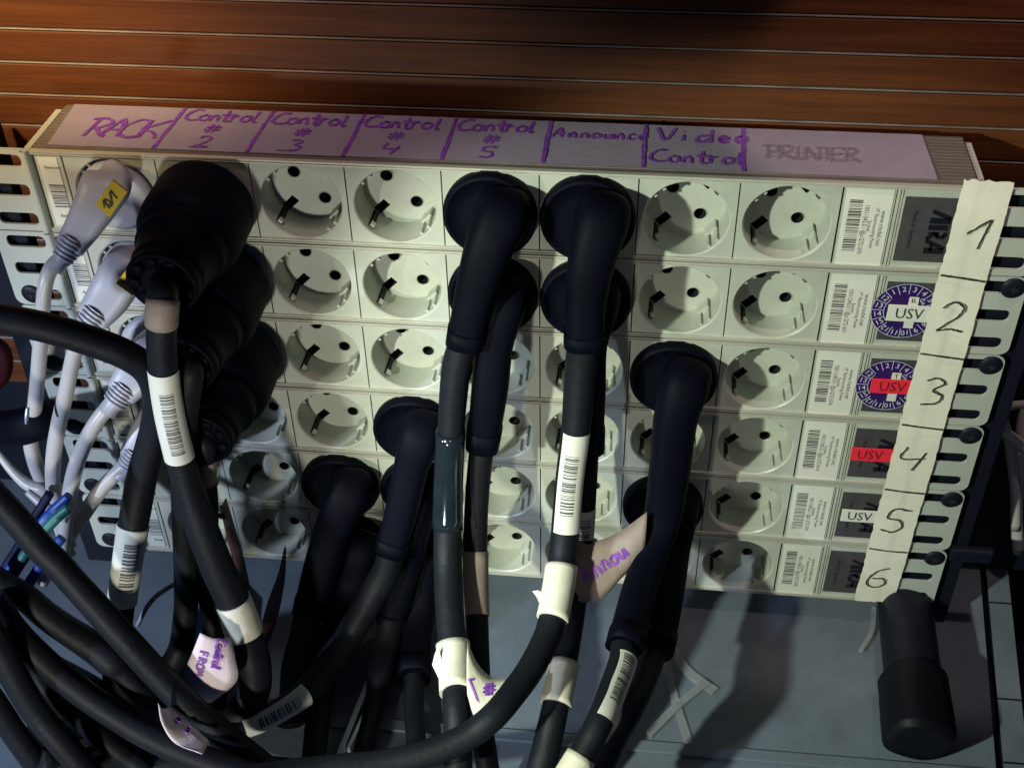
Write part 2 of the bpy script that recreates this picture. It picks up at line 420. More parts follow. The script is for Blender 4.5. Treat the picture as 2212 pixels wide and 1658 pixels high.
def screw_mesh():
    mb = MB()
    mb.lathe((0, 0, 0), (0, -1, 0), [(.0054, 0), (.0054, .0005), (.0047, .0011), (.0034, .0016), (.0018, .0017)], STEEL, 24)
    mb.lathe((0, -.0017, 0), (0, -1, 0), [(.0018, 0), (.0016, -.0009), (.0, -.0009)], DARK, 12)
    mb.box((-.0021, -.00185, -.0004), (.0021, -.0012, .0004), DARK); mb.box((-.0004, -.00190, -.0021), (.0004, -.0012, .0021), DARK)
    o = mb.build('screw'); m = o.data; bpy.data.objects.remove(o); return m
SCR = screw_mesh()

names = ['topmost', 'second from top', 'third from top', 'fourth from top', 'fifth from top', 'lowest']
slabel = ['grey-white power strip numbered 1, topmost of the stack under the purple-lettered tape',
          'grey-white power strip numbered 2 with white USV tag over violet date sticker',
          'grey-white power strip numbered 3 with red USV tag over violet date sticker',
          'grey-white power strip numbered 4 with red USV tag straight on its grey plate',
          'grey-white power strip numbered 5 with white USV tag straight on its grey plate',
          'grey-white power strip numbered 6, lowest of the stack above the grey surface']
ids = ['10011342.0 / @a12721590', '10011340.0 / @a12721601', '10011340.0 / @a12721594', '10011342.0 / @a12721614', '10011342.0 / @a12721595', '10011340.0 / @a12721598']
hm = {True: housing_mesh(True), False: housing_mesh(False)}
hmesh = {}
for k in (True, False):
    o = hm[k].build('housing'); hmesh[k] = o.data; bpy.data.objects.remove(o)
def logo(mb, cx, cz, y):                # slanted block emblem, turned a quarter clockwise; drawn upright then turned
    S = .0036
    def q(u, v): return (cx + v * S, y, cz - u * S)     # u runs down the strip, v to the right
    def bar(a, b, wd):
        a = Vector(a); b = Vector(b); d = (b - a).normalized(); n = Vector((-d.y, d.x)) * wd / 2
        pts = [a - n, a + n, b + n, b - n]; mb.add([q(p.x, p.y) for p in pts], [(3, 2, 1, 0)], LOGO)
    for a, b, wd in (((-2.9, -1.1), (-1.9, 1.25), .55), ((-1.55, -1.2), (-1.55, 1.3), .85), ((-.6, -1.2), (-.6, 1.1), .75),
                     ((.05, 1.0), (.75, .85), .55), ((.75, .95), (.75, -.05), .6), ((.05, -.05), (.8, -.05), .5), ((.15, -.2), (1.1, -1.2), .6), ((.2, .2), (.2, -1.1), .3),
                     ((1.3, -1.2), (2.4, 1.2), .55), ((2.75, -1.2), (2.75, 1.2), .85), ((1.8, -.4), (2.8, -.4), .4)):
        bar(a, b, wd)
for i in range(6):
    zt = -U * i
    s = thing('power_strip', slabel[i], 'power strip', (0, 0, zt), 'stacked rack power strips')
    inst('housing', hmesh[i == 0], s)
    for k in range(8):
        so = inst('socket', SOCK, s, ((k - 3.5) * P, 0, -U/2))
        for a in (225, 45): inst('earth_clip', CLIPM, so, rot=(0, -R(a), 0))
    inst('mounting_ear', EL, s); inst('mounting_ear', ER, s)
    if i:
        inst('screw', SCR, s, (elx[0] + .0095, -.0004, -.0374)); inst('screw', SCR, s, (erx[1] - .0062, -.0004, -.0060))
    # left end cap + barcode label
    mb = MB(); mb.box((BX0 + .001, -.0001, -U/2 - .0205), (-.17680, .002, -U/2 + .0205), PLASTIC); mb.build('end_cap', s)
    mb = MB(); mb.box((BX0 + .0025, -.00045, -U/2 - .018), (-.1788, -.0001, -U/2 + .0185), PAPER); el = mb.build('end_label', s)
    mb = MB(); barcode(mb, BX0 + .0045, -U/2 + .0045, -U/2 - .0085, .0072, INKG, -.0006, 50 + i)
    put_text(mb, 'Powersocket', BX0 + .0085, -U/2 + .0135, .0020, 0, INKG, -.0006, .7)
    put_text(mb, 'Riedel', BX0 + .0085, -U/2 - .0125, .0024, 0, INKG, -.0006, .8); mb.build('barcode', el)
    # asset label bay
    mb = MB(); mb.box((.1768, -.0001, -U/2 - .0205), (.1988, .002, -U/2 + .0205), PLASTIC); mb.build('label_bay', s)
    mb = MB(); mb.box((.1778, -.00045, -U/2 - .0195), (.1979, -.0001, -U/2 + .0195), PAPER); al = mb.build('asset_label', s)
    mb = MB(); barcode(mb, .1798, -U/2 + .0140, -U/2 - .0125, .0056, INK, -.0006, 7 + i); mb.build('barcode', al)
    mb = MB()
    put_text(mb, ids[i], .18755, -U/2 - .001, .0029, -90, INKG, -.0006, .80)
    put_text(mb, 'Socket', .1897, -U/2 + .001, .0023, -90, INKG, -.0006, .9)
    put_text(mb, '19" Rackmounting Power', .1921, -U/2 + .0, .0024, -90, INKG, -.0006, .86)
    put_text(mb, 'www.riedel.net', .1949, -U/2 - .0, .0030, -90, INKG, -.0006, .98)
    mb.build('printed_text', al)
    # plate bay with frame, grey plate and emblem
    mb = MB(); mb.box((.1993, -.0001, -U/2 - .0205), (BX1 - .001, .002, -U/2 + .0205), PLASTIC)
    mb.box((.1999, -.0007, -U/2 - .0203), (.2004, -.0001, -U/2 + .0203), PLASTIC); mb.box((.2012, -.0006, -U/2 - .0203), (.2016, -.0001, -U/2 + .0203), PLASTIC)
    mb.build('plate_bay', s)
    mb = MB(); mb.box((.2030, -.00045, -U/2 - .0165), (.2300, -.0001, -U/2 + .0165), SIGN); pl = mb.build('maker_plate', s)
    mb = MB(); logo(mb, .2195, -U/2 - .0005, -.0006); mb.build('emblem', pl)
    mb = MB(); put_text(mb, 'Made in Germany', .2085, -U/2, .0028, -90, LOGO, -.0006, .95); mb.build('printed_text', pl)
    if i in (1, 2):
        cx, cz, rr = .2130, -U/2 + .001, .0152
        mb = MB(); mb.lathe((cx, -.0010, cz), (0, -1, 0), [(rr, -.0002), (rr, 0), (0.0, 0)], VIOLET, 48, smooth=False)
        st = mb.build('inspection_sticker', s)
        mb = MB(); Y = -.0012
        mb.lathe((cx, Y, cz), (0, -1, 0), [(rr, 0), (rr - .00025, .00001)], WHITEP, 48, False)
        for j, lab in enumerate(('3', '4', '5', '6', '7', '8', '9', '10', '11', '12', '15', '14', '13', '12', '1', '2')):
            a = 78 - j * 22.5; ar = R(a)
            put_text(mb, lab, cx + .0123*math.cos(ar), cz + .0123*math.sin(ar), .0040, a - 90 if not 9 < j < 14 else a - 180, WHITEP, Y, 1)
            b = R(a + 11.25)
            mb.ribbon([(cx + r*math.cos(b), Y, cz + r*math.sin(b)) for r in (.0098, rr)], .00028, (0, -1, 0), WHITEP)
        mb.ribbon([(cx + .0095*math.cos(R(a)), Y, cz + .0095*math.sin(R(a))) for a in range(139, 222, 6)], .00028, (0, -1, 0), WHITEP)
        put_text(mb, 'Ge', cx + .0070, cz + .0058, .0030, -60, WHITEP, Y)
        mb.add([(cx + .0008, Y, cz - .0095), (cx + .0052, Y, cz - .0095), (cx + .0052, Y, cz + .0082), (cx + .0008, Y, cz + .0082)], [(0, 1, 2, 3)], PAPER)
        put_text(mb, 'R' if i == 1 else 'T', cx + .0030, cz + .0060, .0038, 5, INKG, Y - .0002)
        mb.build('sticker_print', st)
    if i in (1, 2, 3, 4):
        red = i in (2, 3)
        cx, cz = {1: (.2150, -U/2 + .0002), 2: (.2150, -U/2 + .001), 3: (.2125, -U/2 + .0005), 4: (.2142, -U/2 + .001)}[i]
        hw, hh = (.0098, .0046) if i == 1 else (.0102, .0044)
        mb = MB(); mb.box((cx - hw, -.0019, cz - hh), (cx + hw + .002, -.0014, cz + hh), RED if red else PAPER); u = mb.build('name_tag', s, bevel=.0002)
        tag(u, 'red USV tag' if red else 'white USV tag')
        mb = MB(); put_text(mb, 'USV', cx + (0 if i < 3 else -.0008), cz - .0002, .0082, 0, REDINK if red else INK, -.0021, .88); mb.build('printed_text', u)

# ------------------------------------------------------------------ handwriting
G = {  # strokes in a unit box
 'R': [[(.1,0),(.25,1)],[(.05,.95),(.5,1.02),(.75,.8),(.5,.52),(.2,.45)],[(.3,.48),(.55,.2),(.8,0)]],
 'A': [[(0,0),(.5,1),(.62,0)],[(.2,.38),(.62,.4)]],
 'C': [[(.85,.95),(.5,1),(.15,.6),(.1,.2),(.4,0),(.85,.08)]],
 'K': [[(.15,0),(.25,1)],[(.95,1),(.25,.5),(.6,.3),(.75,0)]],
 'o': [[(.45,.55),(.15,.4),(.15,.1),(.4,0),(.65,.15),(.65,.45),(.4,.55)]],
 'n': [[(.1,0),(.15,.5)],[(.14,.35),(.4,.55),(.55,.4),(.6,0)]],
 't': [[(.35,1),(.3,.1),(.55,0)],[(.05,.62),(.65,.66)]],
 'r': [[(.15,0),(.2,.55)],[(.18,.35),(.4,.55),(.6,.52)]],
 'l': [[(.3,1),(.2,.1),(.4,0)]], 'L': [[(.25,1),(.2,0),(.75,.02)]],
 '#': [[(.2,0),(.4,1)],[(.55,0),(.75,1)],[(0,.32),(.95,.36)],[(.05,.66),(1,.7)]],
 '1': [[(0,.52),(.3,.72),(.72,1),(.62,.6),(.5,0)]],
 '2': [[(.1,.8),(.4,1),(.75,.85),(.6,.5),(.05,.02),(.45,.08),(.85,0)]],
 '3': [[(.15,.9),(.5,1),(.75,.8),(.4,.55),(.75,.35),(.6,.05),(.1,0)]],
 '4': [[(.2,1),(.05,.5),(.9,.55)],[(.75,.8),(.45,0)]],
 '5': [[(.95,.97),(.35,1),(.2,.6),(.6,.55),(.75,.25),(.45,0),(.05,.1)]],
 '6': [[(.85,1),(.45,.85),(.1,.4),(.15,.08),(.5,0),(.8,.2),(.7,.45),(.3,.45)]],
 'u': [[(.1,.5),(.15,.08),(.45,.05),(.6,.5)],[(.6,.5),(.62,0)]],
 'c': [[(.6,.5),(.3,.55),(.1,.25),(.3,0),(.6,.05)]],
 'e': [[(.12,.28),(.6,.32),(.45,.55),(.15,.4),(.2,.05),(.6,.05)]],
 'V': [[(.05,1),(.4,0),(.9,1)]], 'i': [[(.25,.5),(.25,0)],[(.27,.78),(.29,.8)]],
 'd': [[(.6,.5),(.25,.5),(.12,.15),(.4,0),(.62,.3)],[(.7,1),(.62,0)]],
 'P': [[(.15,0),(.2,1)],[(.0,.95),(.55,1),(.7,.75),(.5,.5),(.2,.48)]],
 'I': [[(.3,0),(.35,1)],[(.1,0),(.5,.02)]], 'N': [[(.1,0),(.2,1),(.65,0),(.8,1)]], 'T': [[(.4,0),(.45,1)],[(.05,1),(.85,1)]],
 'E': [[(.75,1),(.2,1),(.15,.5),(.55,.5),(.15,.5),(.1,0),(.7,0)]],
 'M': [[(0,0),(.2,1),(.45,.3),(.75,1),(.9,0)]], 'F': [[(.1,0),(.2,1),(.75,1)],[(.15,.55),(.6,.55)]], 'O': [[(.5,1),(.1,.6),(.2,.05),(.6,0),(.9,.5),(.5,1)]],
 '/': [[(0,0),(.8,1)]], '0': [[(.4,1),(.1,.5),(.35,0),(.65,.5),(.4,1)]],
}
def write(mb, st, origin, ux, uy, h, width, m, adv=.9, nrm=None, passes=1, jit=.25, f=None):
    """handwritten string; ux/uy are the writing directions, f optionally maps (u,v) metres to a 3-D point"""
    ux, uy, origin = Vector(ux), Vector(uy), Vector(origin); nrm = nrm or ux.cross(uy); x = 0
    for ch in st:
        if ch == ' ': x += .5; continue
        small = ch in 'onrucei'; a = adv * (.78 if small else .55 if ch in 'lt' else 1)
        for p in range(passes):
            ox, oy = random.uniform(-.05, .05) * (p > 0), random.uniform(-.06, .06) * (p > 0)
            for stq in G[ch]:
                P_ = catmull([Vector((q[0]*.85, q[1])) for q in stq], 5) if len(stq) > 2 else [Vector(stq[0]), (Vector(stq[0]) + Vector(stq[1]))/2, Vector(stq[1])]
                pts = []
                for q in P_:
                    u = (x + q[0] * (.85 if small else 1) + ox + random.uniform(-.02, .02)) * h; v = (q[1] + oy + random.uniform(-.02, .02)) * h
                    pts.append(f(u, v) if f else origin + ux * u + uy * v)
                mb.ribbon(pts, width, nrm, m, jit)
        x += a
    return x * h

# pink name tape lying on the topmost strip
tp = thing('name_tape', 'long pink-white tape with purple names lying on top of the stack', 'tape', (0, .025, .0006))
mb = MB(); zt = .0006; n = 60; vs = []; fs = []
L0 = [(-.1838, .0040), (-.1864, .0456)]; L1 = [(.2158, .0048), (.2147, .0450)]
for k in range(n + 1):
    t = k / n; a = (L0[0][0] + (L1[0][0] - L0[0][0])*t, .0040 + random.uniform(-.0001, .0001)); b = (L0[1][0] + (L1[1][0]-L0[1][0])*t, .0442)
    for q in range(5):
        y = a[1] + (b[1] - a[1]) * q / 4; x = a[0] + (b[0] - a[0]) * q / 4
        vs.append((x, y, zt + random.uniform(0, .00012)))
for k in range(n):
    for q in range(4): c = k*5 + q; fs.append((c, c+5, c+6, c+1))
mb.add(vs, fs, TAPEP, True); hang(mb.build('tape_strip'), tp)
mb = MB(); Z = .00095; ux, uy = (1, 0, 0), (0, 1, 0)
for xa, xb in ((-.1334, -.1306), (-.0895, -.0872), (-.0452, -.0430), (-.0004, .0010), (.0449, .0455), (.0893, .0898), (.1330, .1343)):
    for k in range(2): mb.ribbon(catmull([(xa + k*.0003, .0040, Z), ((xa+xb)/2 + random.uniform(-.0003, .0003), .022, Z), (xb, .0440, Z)], 8), .0016, (0, 0, 1), PURPLE, .35)
write(mb, 'RACK', (-.1715, .0135, Z), ux, uy, .0170, .0014, PURPLE, .48, passes=2)
for x, d in ((-.1285, '2'), (-.0855, '3'), (-.0415, '4'), (.0025, '5')):
    write(mb, 'Control', (x, .0318, Z), ux, uy, .0105, .0013, PURPLE, .66, passes=2)
    write(mb, '#', (x + .0135, .0205, Z), ux, uy, .0075, .0011, PURPLE, 1, passes=2)
    write(mb, d, (x + .013, .0070, Z), ux, uy, .0100, .0012, PURPLE, 1, passes=1)
mb.ribbon([(-.1175, .0068, Z), (-.1095, .0066, Z)], .0008, (0, 0, 1), PURPLE); mb.ribbon([(-.0765, .0066, Z), (-.0675, .0070, Z)], .0008, (0, 0, 1), PURPLE)
write(mb, 'Announce', (.0470, .0285, Z), ux, uy, .0085, .0012, PURPLE, .82, passes=2)
write(mb, 'Video', (.0945, .0290, Z), ux, uy, .0115, .0013, PURPLE, .86, passes=2)
write(mb, 'Control', (.0915, .0095, Z), ux, uy, .0105, .0012, PURPLE, .78, passes=2)
hang(mb.build('purple_writing'), tp)
mb = MB(); write(mb, 'PRINTER', (.1425, .0165, Z), ux, uy, .0115, .0004, PENCIL, .50, passes=3)
mb.ribbon([(.144, .018, Z), (.166, .019, Z), (.182, .017, Z)], .0003, (0, 0, 1), PENCIL); mb.ribbon([(.146, .023, Z), (.166, .022, Z), (.184, .024, Z)], .0003, (0, 0, 1), PENCIL)
hang(mb.build('pencil_writing'), tp)

# masking tape down the right side, numbered 1 to 6
mt = thing('number_tape', 'cream masking tape running down the right ears, hand numbered 1 to 6', 'tape', (.234, -.0022, -.13))
mb = MB(); vs = []; fs = []; n = 90
def tape_x(t): return .2248 - .0040*t, .2458 - .0034*t
def drape(x, z): return -.0026 + .0010 * math.sin(z * 90) * .25 + (.0003 if x > .233 else 0)
for k in range(n + 1):
    t = k / n; z = .0044 - t * .2692; xa, xb = tape_x(t)
    xa += random.uniform(-.0004, .0004) if k > 0 else 0; xb += random.uniform(-.0002, .0002)
    for q in range(13):
        x = xa + (xb - xa) * q / 12; zz = z + (random.uniform(-.0012, .0008) if k == 0 else random.uniform(-.0003, .0003) if k == n else 0)
        vs.append((x, drape(x, zz), zz))
for k in range(n):
    for q in range(12): c = k*13 + q; fs.append((c, c+13, c+14, c+1))
b0 = len(vs); vs2 = [(x, y + .0003, z) for x, y, z in vs]
mb.add(vs, fs, MASK, True); mb.add(vs2, [tuple(reversed(f)) for f in fs], MASK, True); hang(mb.build('tape_strip'), mt)
mb = MB(); Y = -.0031
for i, (dx, h) in enumerate(((.2310, .0150), (.2278, .0165), (.2280, .0165), (.2262, .0160), (.2248, .0170), (.2238, .0155))):
    zc = -U * (i + .5) - h/2 + .0005
    write(mb, str(i + 1), (dx + .0004, Y + .0001, zc - .0002), (1, 0, 0), (0, 0, 1), h, .0009, PENG, 1, passes=1)
    write(mb, str(i + 1), (dx, Y, zc), (1, 0, 0), (0, 0, 1), h, .0008, PEN, 1, passes=1)
    if i < 5:
        z = -U * (i + 1) + .0002
        xa, xb = tape_x((i+1)/6)
        mb.ribbon(catmull([(xa + .0004, Y, z + .0006), ((xa+xb)/2, Y, z - .0006), (xb - .0006, Y, z - .0020 + .0003*i)], 5), .0010, (0, -1, 0), PEN, .2)
hang(mb.build('pen_writing'), mt)

# ------------------------------------------------------------------ rack rails and stand foot
rl = thing('rack_rail', 'black steel upright behind the right ears of the stack', 'rack rail', (.268, .02, -.14))
mb = MB(); mb.box((.2400, .0035, FZ + .001), (.2750, .0060, -.0015), STEEL); mb.box((.2725, .0060, FZ + .001), (.2750, .040, -.0015), STEEL); hang(mb.build('rail_face', bevel=.0006), rl)
mb = MB(); mb.box((.2655, -.002, -.2290), (.2880, .0035, -.2200), STEEL); hang(mb.build('cross_bracket', bevel=.0015), rl)
rl = thing('rack_rail', 'black steel upright behind the left ears of the stack', 'rack rail', (-.22, .02, -.14))
mb = MB(); mb.box((-.2330, .0035, FZ + .001), (-.2075, .0060, -.014), STEEL); mb.box((-.2330, .0060, FZ + .001), (-.2305, .050, -.014), STEEL); hang(mb.build('rail_face', bevel=.0006), rl)
ft = thing('stand_foot', 'black stand foot with thick rubber end lying right of the cables', 'stand foot', (.248, 0, FZ))
fp = Path([(Vector((.2505, .045, -.2690)), .0135), (Vector((.2500, .01, -.2690)), .0137), (Vector((.2480, -.03, -.2680)), .0138), (Vector((.2462, -.066, -.2676)), .0138)])
mb = MB(); fp.tube(mb, STEEL, sides=28, power=.75); hang(mb.build('foot_bar'), ft)
fp = Path([(Vector((.2468, -.0500, -.2677)), .0143), (Vector((.2467, -.0525, -.2677)), .0162), (Vector((.2462, -.060, -.2672)), .0165), (Vector((.2450, -.086, -.2670)), .0169), (Vector((.2448, -.0905, -.2670)), .0160), (Vector((.2447, -.0925, -.2672)), .0130)])
mb = MB(); fp.tube(mb, RUBBER, sides=32, power=.7); hang(mb.build('rubber_end'), ft)

# ------------------------------------------------------------------ cords
GRP = 'black mains cords plugged into the stack'
def sock(c, r): return Vector(((c - 4.5) * P, 0, -(r - .5) * U))
def label_on(path, i0, i1, parent, m, name='barcode_label', k=1.03, add=.00025, th=(-1.5, 1.5), bars=True, barth=(-.55, .35), seed=1, frac=(.12, .85), ink=INK, ends=False):
    mb = MB(); path.tube(mb, m, i0, i1, k, add, 24, th0=th[0], th1=th[1], caps=False)
    o = mb.build(name); hang(o, parent) if isinstance(parent, bpy.types.Object) and parent.parent is None else None
    if bars:
        mb = MB(); rnd = random.Random(seed); a = i0 + (i1 - i0) * frac[0]; e = i0 + (i1 - i0) * frac[1]; r = path.r[i0] * k + add + .00012
        tot = (path.p[i1] - path.p[i0]).length; per = (i1 - i0) / tot
        x = a
        def P3(f_, th_):
            i = int(min(max(f_, 0), len(path.p) - 1.001)); t = f_ - i
            p = path.p[i].lerp(path.p[i+1], t); _, u, v = path.fr[i]; rr = (path.r[i]*(1-t) + path.r[i+1]*t) * k + add + .00015
            return p + u*math.cos(th_)*rr + v*math.sin(th_)*rr
        while x < e:
            hgt = rnd.choice((.0003, .0005, .0008)) * per
            vs = []; 
            for q in range(7):
                th_ = barth[0] + (barth[1] - barth[0]) * q / 6; vs += [P3(x, th_), P3(x + hgt, th_)]
            mb.add(vs, [(2*q, 2*q+2, 2*q+3, 2*q+1) for q in range(6)], ink)
            x += hgt + rnd.choice((.0004, .0007, .0011)) * per
        b = mb.build('barcode'); b.parent = o
    return o
def cord(label, body, cable, socket=None, extras=(), mcab=CABLE, mplug=BLACK, name='black_power_cord', cat='power cord', group=GRP, tie=None, bodypow=.72, head=.0213, out=.11, most=42):
    bow = lambda q: [(a, b_, d - min(most, max(0, b_ - 1150) * out), r_) for a, b_, d, r_ in q]   # the cords bow away from the stack as they hang
    cable = bow(cable); body = bow(body)
    c = Path(cable, 7)
    base = Vector(c.p[0]) if socket is None else sock(*socket)
    root = thing(name, label, cat, base, group)
    if socket:
        mb = MB(); s = sock(*socket)
        mb.lathe(s + Vector((0, .0005, 0)), (0, -1, 0), [(.0178, -.014), (.0180, 0), (head, .0006), (head + .0003, .0030), (head, .0062), (head - .0010, .0072), (head - .0022, .0070), (head - .0028, .0060), (.012, .0062), (0, .0064)], mplug, 48)
        hang(mb.build('plug_head'), root)
    if body:
        b = Path(body, 6); mb = MB(); b.tube(mb, mplug, sides=28, power=bodypow); hang(mb.build('plug_body'), root)
        b2 = b
        # moulded ring where the body ends
        mb = MB(); n = len(b.p) - 1; b.tube(mb, mplug, n - 2, n, 1.04, .0003, 28, power=bodypow); hang(mb.build('strain_relief_ring'), root)
    mb = MB(); c.tube(mb, mcab, sides=20); hang(mb.build('cable'), root)
    return root, c
def wrap(root, c, a, b, m, name='tape_wrap', k=1.04, add=.0003, label=None, jag=True):
    i0, i1 = c.near(*a), c.near(*b); i0, i1 = min(i0, i1), max(i0, i1)
    if i1 <= i0: i1 = i0 + 1
    mb = MB(); c.tube(mb, m, i0, i1, k, add, 28, caps=True); o = hang(mb.build(name), root)
    if label: o['label'] = label
    return o, i0, i1

# --- F1: column 5 row 1
r, c = cord('left one of two black angled plugs in strip 1, clear sleeve on its cord',
  [(1088, 450, -8, 56), (1082, 474, -16, 60), (1052, 545, -24, 52), (1024, 640, -28, 43), (1003, 742, -31, 38)],
  [(1003, 730, -31, 31), (985, 800, -33, 32), (974, 930, -38, 29), (968, 1060, -44, 29), (967, 1200, -54, 31), (972, 1330, -66, 31), (982, 1430, -77, 31), (987, 1520, -90, 31), (989, 1600, -102, 31), (990, 1700, -115, 31)], (5, 1))
wrap(r, c, (973, 932), (968, 1140), SLEEVE, 'clear_sleeve', 1.05, .0004)
o, i0, i1 = wrap(r, c, (980, 1392), (984, 1497), TAPEW, k=1.08, add=.0008)
F1 = (r, c)
# --- F2: column 5 row 2
r, c = cord('black angled plug in strip 2 below the sleeved cord, tan tape round its cord',
  [(1092, 628, -8, 50), (1086, 655, -16, 52), (1068, 740, -22, 42), (1058, 840, -26, 40), (1042, 962, -28, 34)],
  [(1042, 950, -28, 27), (1030, 1080, -34, 26), (1027, 1190, -42, 26), (1030, 1330, -54, 25), (1034, 1448, -66, 25), (1040, 1560, -80, 25), (1060, 1700, -98, 25)], (5, 2))
wrap(r, c, (1027, 1190), (1030, 1328), TAPET)
# --- G1: column 6 row 1
r, c = cord('right one of two black angled plugs in strip 1, long barcode on its cord',
  [(1302, 458, -8, 56), (1298, 482, -16, 60), (1278, 560, -24, 52), (1266, 650, -28, 44), (1262, 743, -31, 42)],
  [(1262, 730, -31, 36), (1255, 800, -32, 36), (1244, 926, -38, 32), (1230, 1040, -44, 31), (1218, 1180, -54, 31), (1206, 1270, -62, 30), (1186, 1362, -72, 30), (1150, 1438, -84, 30), (1108, 1497, -94, 30), (1066, 1546, -103, 30), (1015, 1586, -110, 30), (943, 1620, -117, 30), (841, 1645, -124, 29), (740, 1656, -130, 29), (620, 1668, -138, 29), (480, 1690, -150, 29)], (6, 1))
i0, i1 = c.near(1244, 930), c.near(1219, 1150)
label_on(c, i0, i1, r, PAPER, bars=True, th=(-1.1, .95), barth=(-.35, .55), seed=3, frac=(.22, .84))
o, _, _ = wrap(r, c, (1209, 1218), (1192, 1335), TAPEW, k=1.06, add=.0008)
G1 = (r, c)
# --- G2: column 6 row 2
r, c = cord('black angled plug in strip 2 whose cord hangs behind the long barcoded cord',
  [(1288, 636, -8, 50), (1284, 662, -16, 52), (1270, 740, -21, 42), (1268, 840, -25, 40), (1268, 966, -27, 35)],
  [(1268, 950, -27, 27), (1262, 1060, -32, 27), (1256, 1160, -37, 26), (1246, 1260, -46, 26), (1236, 1340, -54, 26), (1222, 1420, -64, 27), (1203, 1510, -76, 29), (1188, 1580, -87, 31), (1160, 1700, -104, 34)], (6, 2))
label_on(c, c.near(1262, 1088), c.near(1256, 1165), r, PAPER, bars=True, th=(-1.2, 1.2), seed=9, frac=(.25, .9))
wrap(r, c, (1220, 1428), (1203, 1522), TAPEW, k=1.06, add=.0008)
G2 = (r, c)
# --- H1: column 7 row 3
r, c = cord('black angled plug in strip 3 alone above the right pair, barcode low on its cord',
  [(1484, 806, -8, 50), (1478, 834, -16, 53), (1460, 900, -22, 47), (1448, 1000, -27, 44), (1432, 1110, -32, 40), (1405, 1200, -42, 36), (1376, 1290, -55, 36), (1348, 1398, -72, 37)],
  [(1348, 1385, -70, 29), (1345, 1425, -77, 30), (1322, 1490, -90, 30), (1296, 1556, -104, 30), (1262, 1622, -116, 30), (1215, 1700, -130, 31)], (7, 3))
label_on(c, c.near(1345, 1428), c.near(1297, 1552), r, PAPER, bars=True, th=(-1.1, .75), barth=(-.45, .45), seed=5, frac=(.06, .78))
wrap(r, c, (1262, 1630), (1220, 1690), TAPEW, k=1.04, add=.0006)
# --- H2: column 7 row 5
r, c = cord('black angled plug in strip 5 hidden behind the thick cord coming from strip 3',
  [(1462, 1090, -8, 46), (1458, 1116, -16, 47), (1448, 1190, -22, 41), (1437, 1290, -38, 38), (1416, 1408, -56, 36)],
  [(1416, 1395, -54, 29), (1392, 1460, -66, 30), (1360, 1530, -80, 30), (1325, 1592, -92, 31), (1285, 1680, -110, 32)], (7, 5))
# --- I1: column 4 row 4
r, c = cord('black angled plug in strip 4, its barcoded cord bending down to the left',
  [(915, 916, -8, 46), (908, 942, -16, 47), (888, 1010, -22, 38), (868, 1100, -28, 36), (844, 1188, -34, 33)],
  [(844, 1176, -34, 28), (836, 1225, -38, 30), (801, 1290, -46, 31), (756, 1368, -56, 31), (708, 1435, -76, 31), (660, 1492, -98, 29), (600, 1534, -112, 25), (525, 1572, -124, 24), (440, 1600, -134, 26), (330, 1625, -130, 28), (220, 1640, -146, 28), (80, 1640, -165, 28)], (4, 4), out=0)
label_on(c, c.near(652, 1500), c.near(522, 1573), r, PAPER, bars=True, th=(-.95, .95), barth=(-.35, .45), seed=11, frac=(.16, .80), k=1.08)
# --- I2: column 4 row 5, I3: column 4 row 6
r, c = cord('black angled plug in strip 5, partly behind the cord that bends left',
  [(912, 1055, -9, 42), (905, 1080, -15, 40), (885, 1180, -22, 36), (862, 1270, -26, 34), (846, 1342, -30, 32)],
  [(846, 1330, -30, 28), (836, 1400, -36, 30), (822, 1462, -42, 30), (812, 1500, -46, 22), (800, 1560, -54, 21), (778, 1640, -66, 21), (760, 1700, -74, 21)], (4, 5), out=0.05)
r, c = cord('black angled plug in strip 6 deep behind the sleeved cord, left of centre',
  [(918, 1178, -9, 40), (915, 1200, -14, 38), (908, 1280, -18, 35), (900, 1360, -21, 33), (896, 1462, -25, 32)],
  [(896, 1450, -25, 24), (894, 1520, -31, 23), (898, 1590, -40, 22), (905, 1700, -54, 22)], (4, 6), out=0.05)
# --- J1, J2: column 3 rows 5 and 6
r, c = cord('black angled plug in strip 5, leftmost of the angled plugs and upper of its pair',
  [(760, 1042, -8, 45), (752, 1068, -16, 47), (718, 1150, -22, 41), (692, 1240, -27, 40), (667, 1322, -31, 33)],
  [(667, 1310, -31, 28), (655, 1380, -36, 32), (640, 1440, -43, 32), (627, 1500, -50, 24), (627, 1535, -54, 22), (627, 1560, -57, 22)], (3, 5), out=0.05)
o = wrap(r, c, (628, 1520), (627, 1560), BLACK, 'connector_end', 1.25, .001)
mb = MB()
for dx in (-11, 11):
    a, b = at(627 + dx, 1560, -57), at(624 + dx, 1625, -62)
    Path([(a, .0013), (a.lerp(b, .5), .0013), (b, .0012)]).tube(mb, CHROME, sides=12)
hang(mb.build('metal_pins'), r)
r, c = cord('black angled plug in strip 6, leftmost of the angled plugs and lower of its pair',
  [(785, 1168, -9, 42), (778, 1190, -14, 40), (760, 1260, -18, 38), (736, 1340, -22, 36), (712, 1400, -26, 33)],
  [(712, 1390, -26, 28), (700, 1450, -32, 28), (690, 1520, -42, 27), (682, 1600, -54, 27), (672, 1700, -70, 27)], (3, 6), out=0.05)

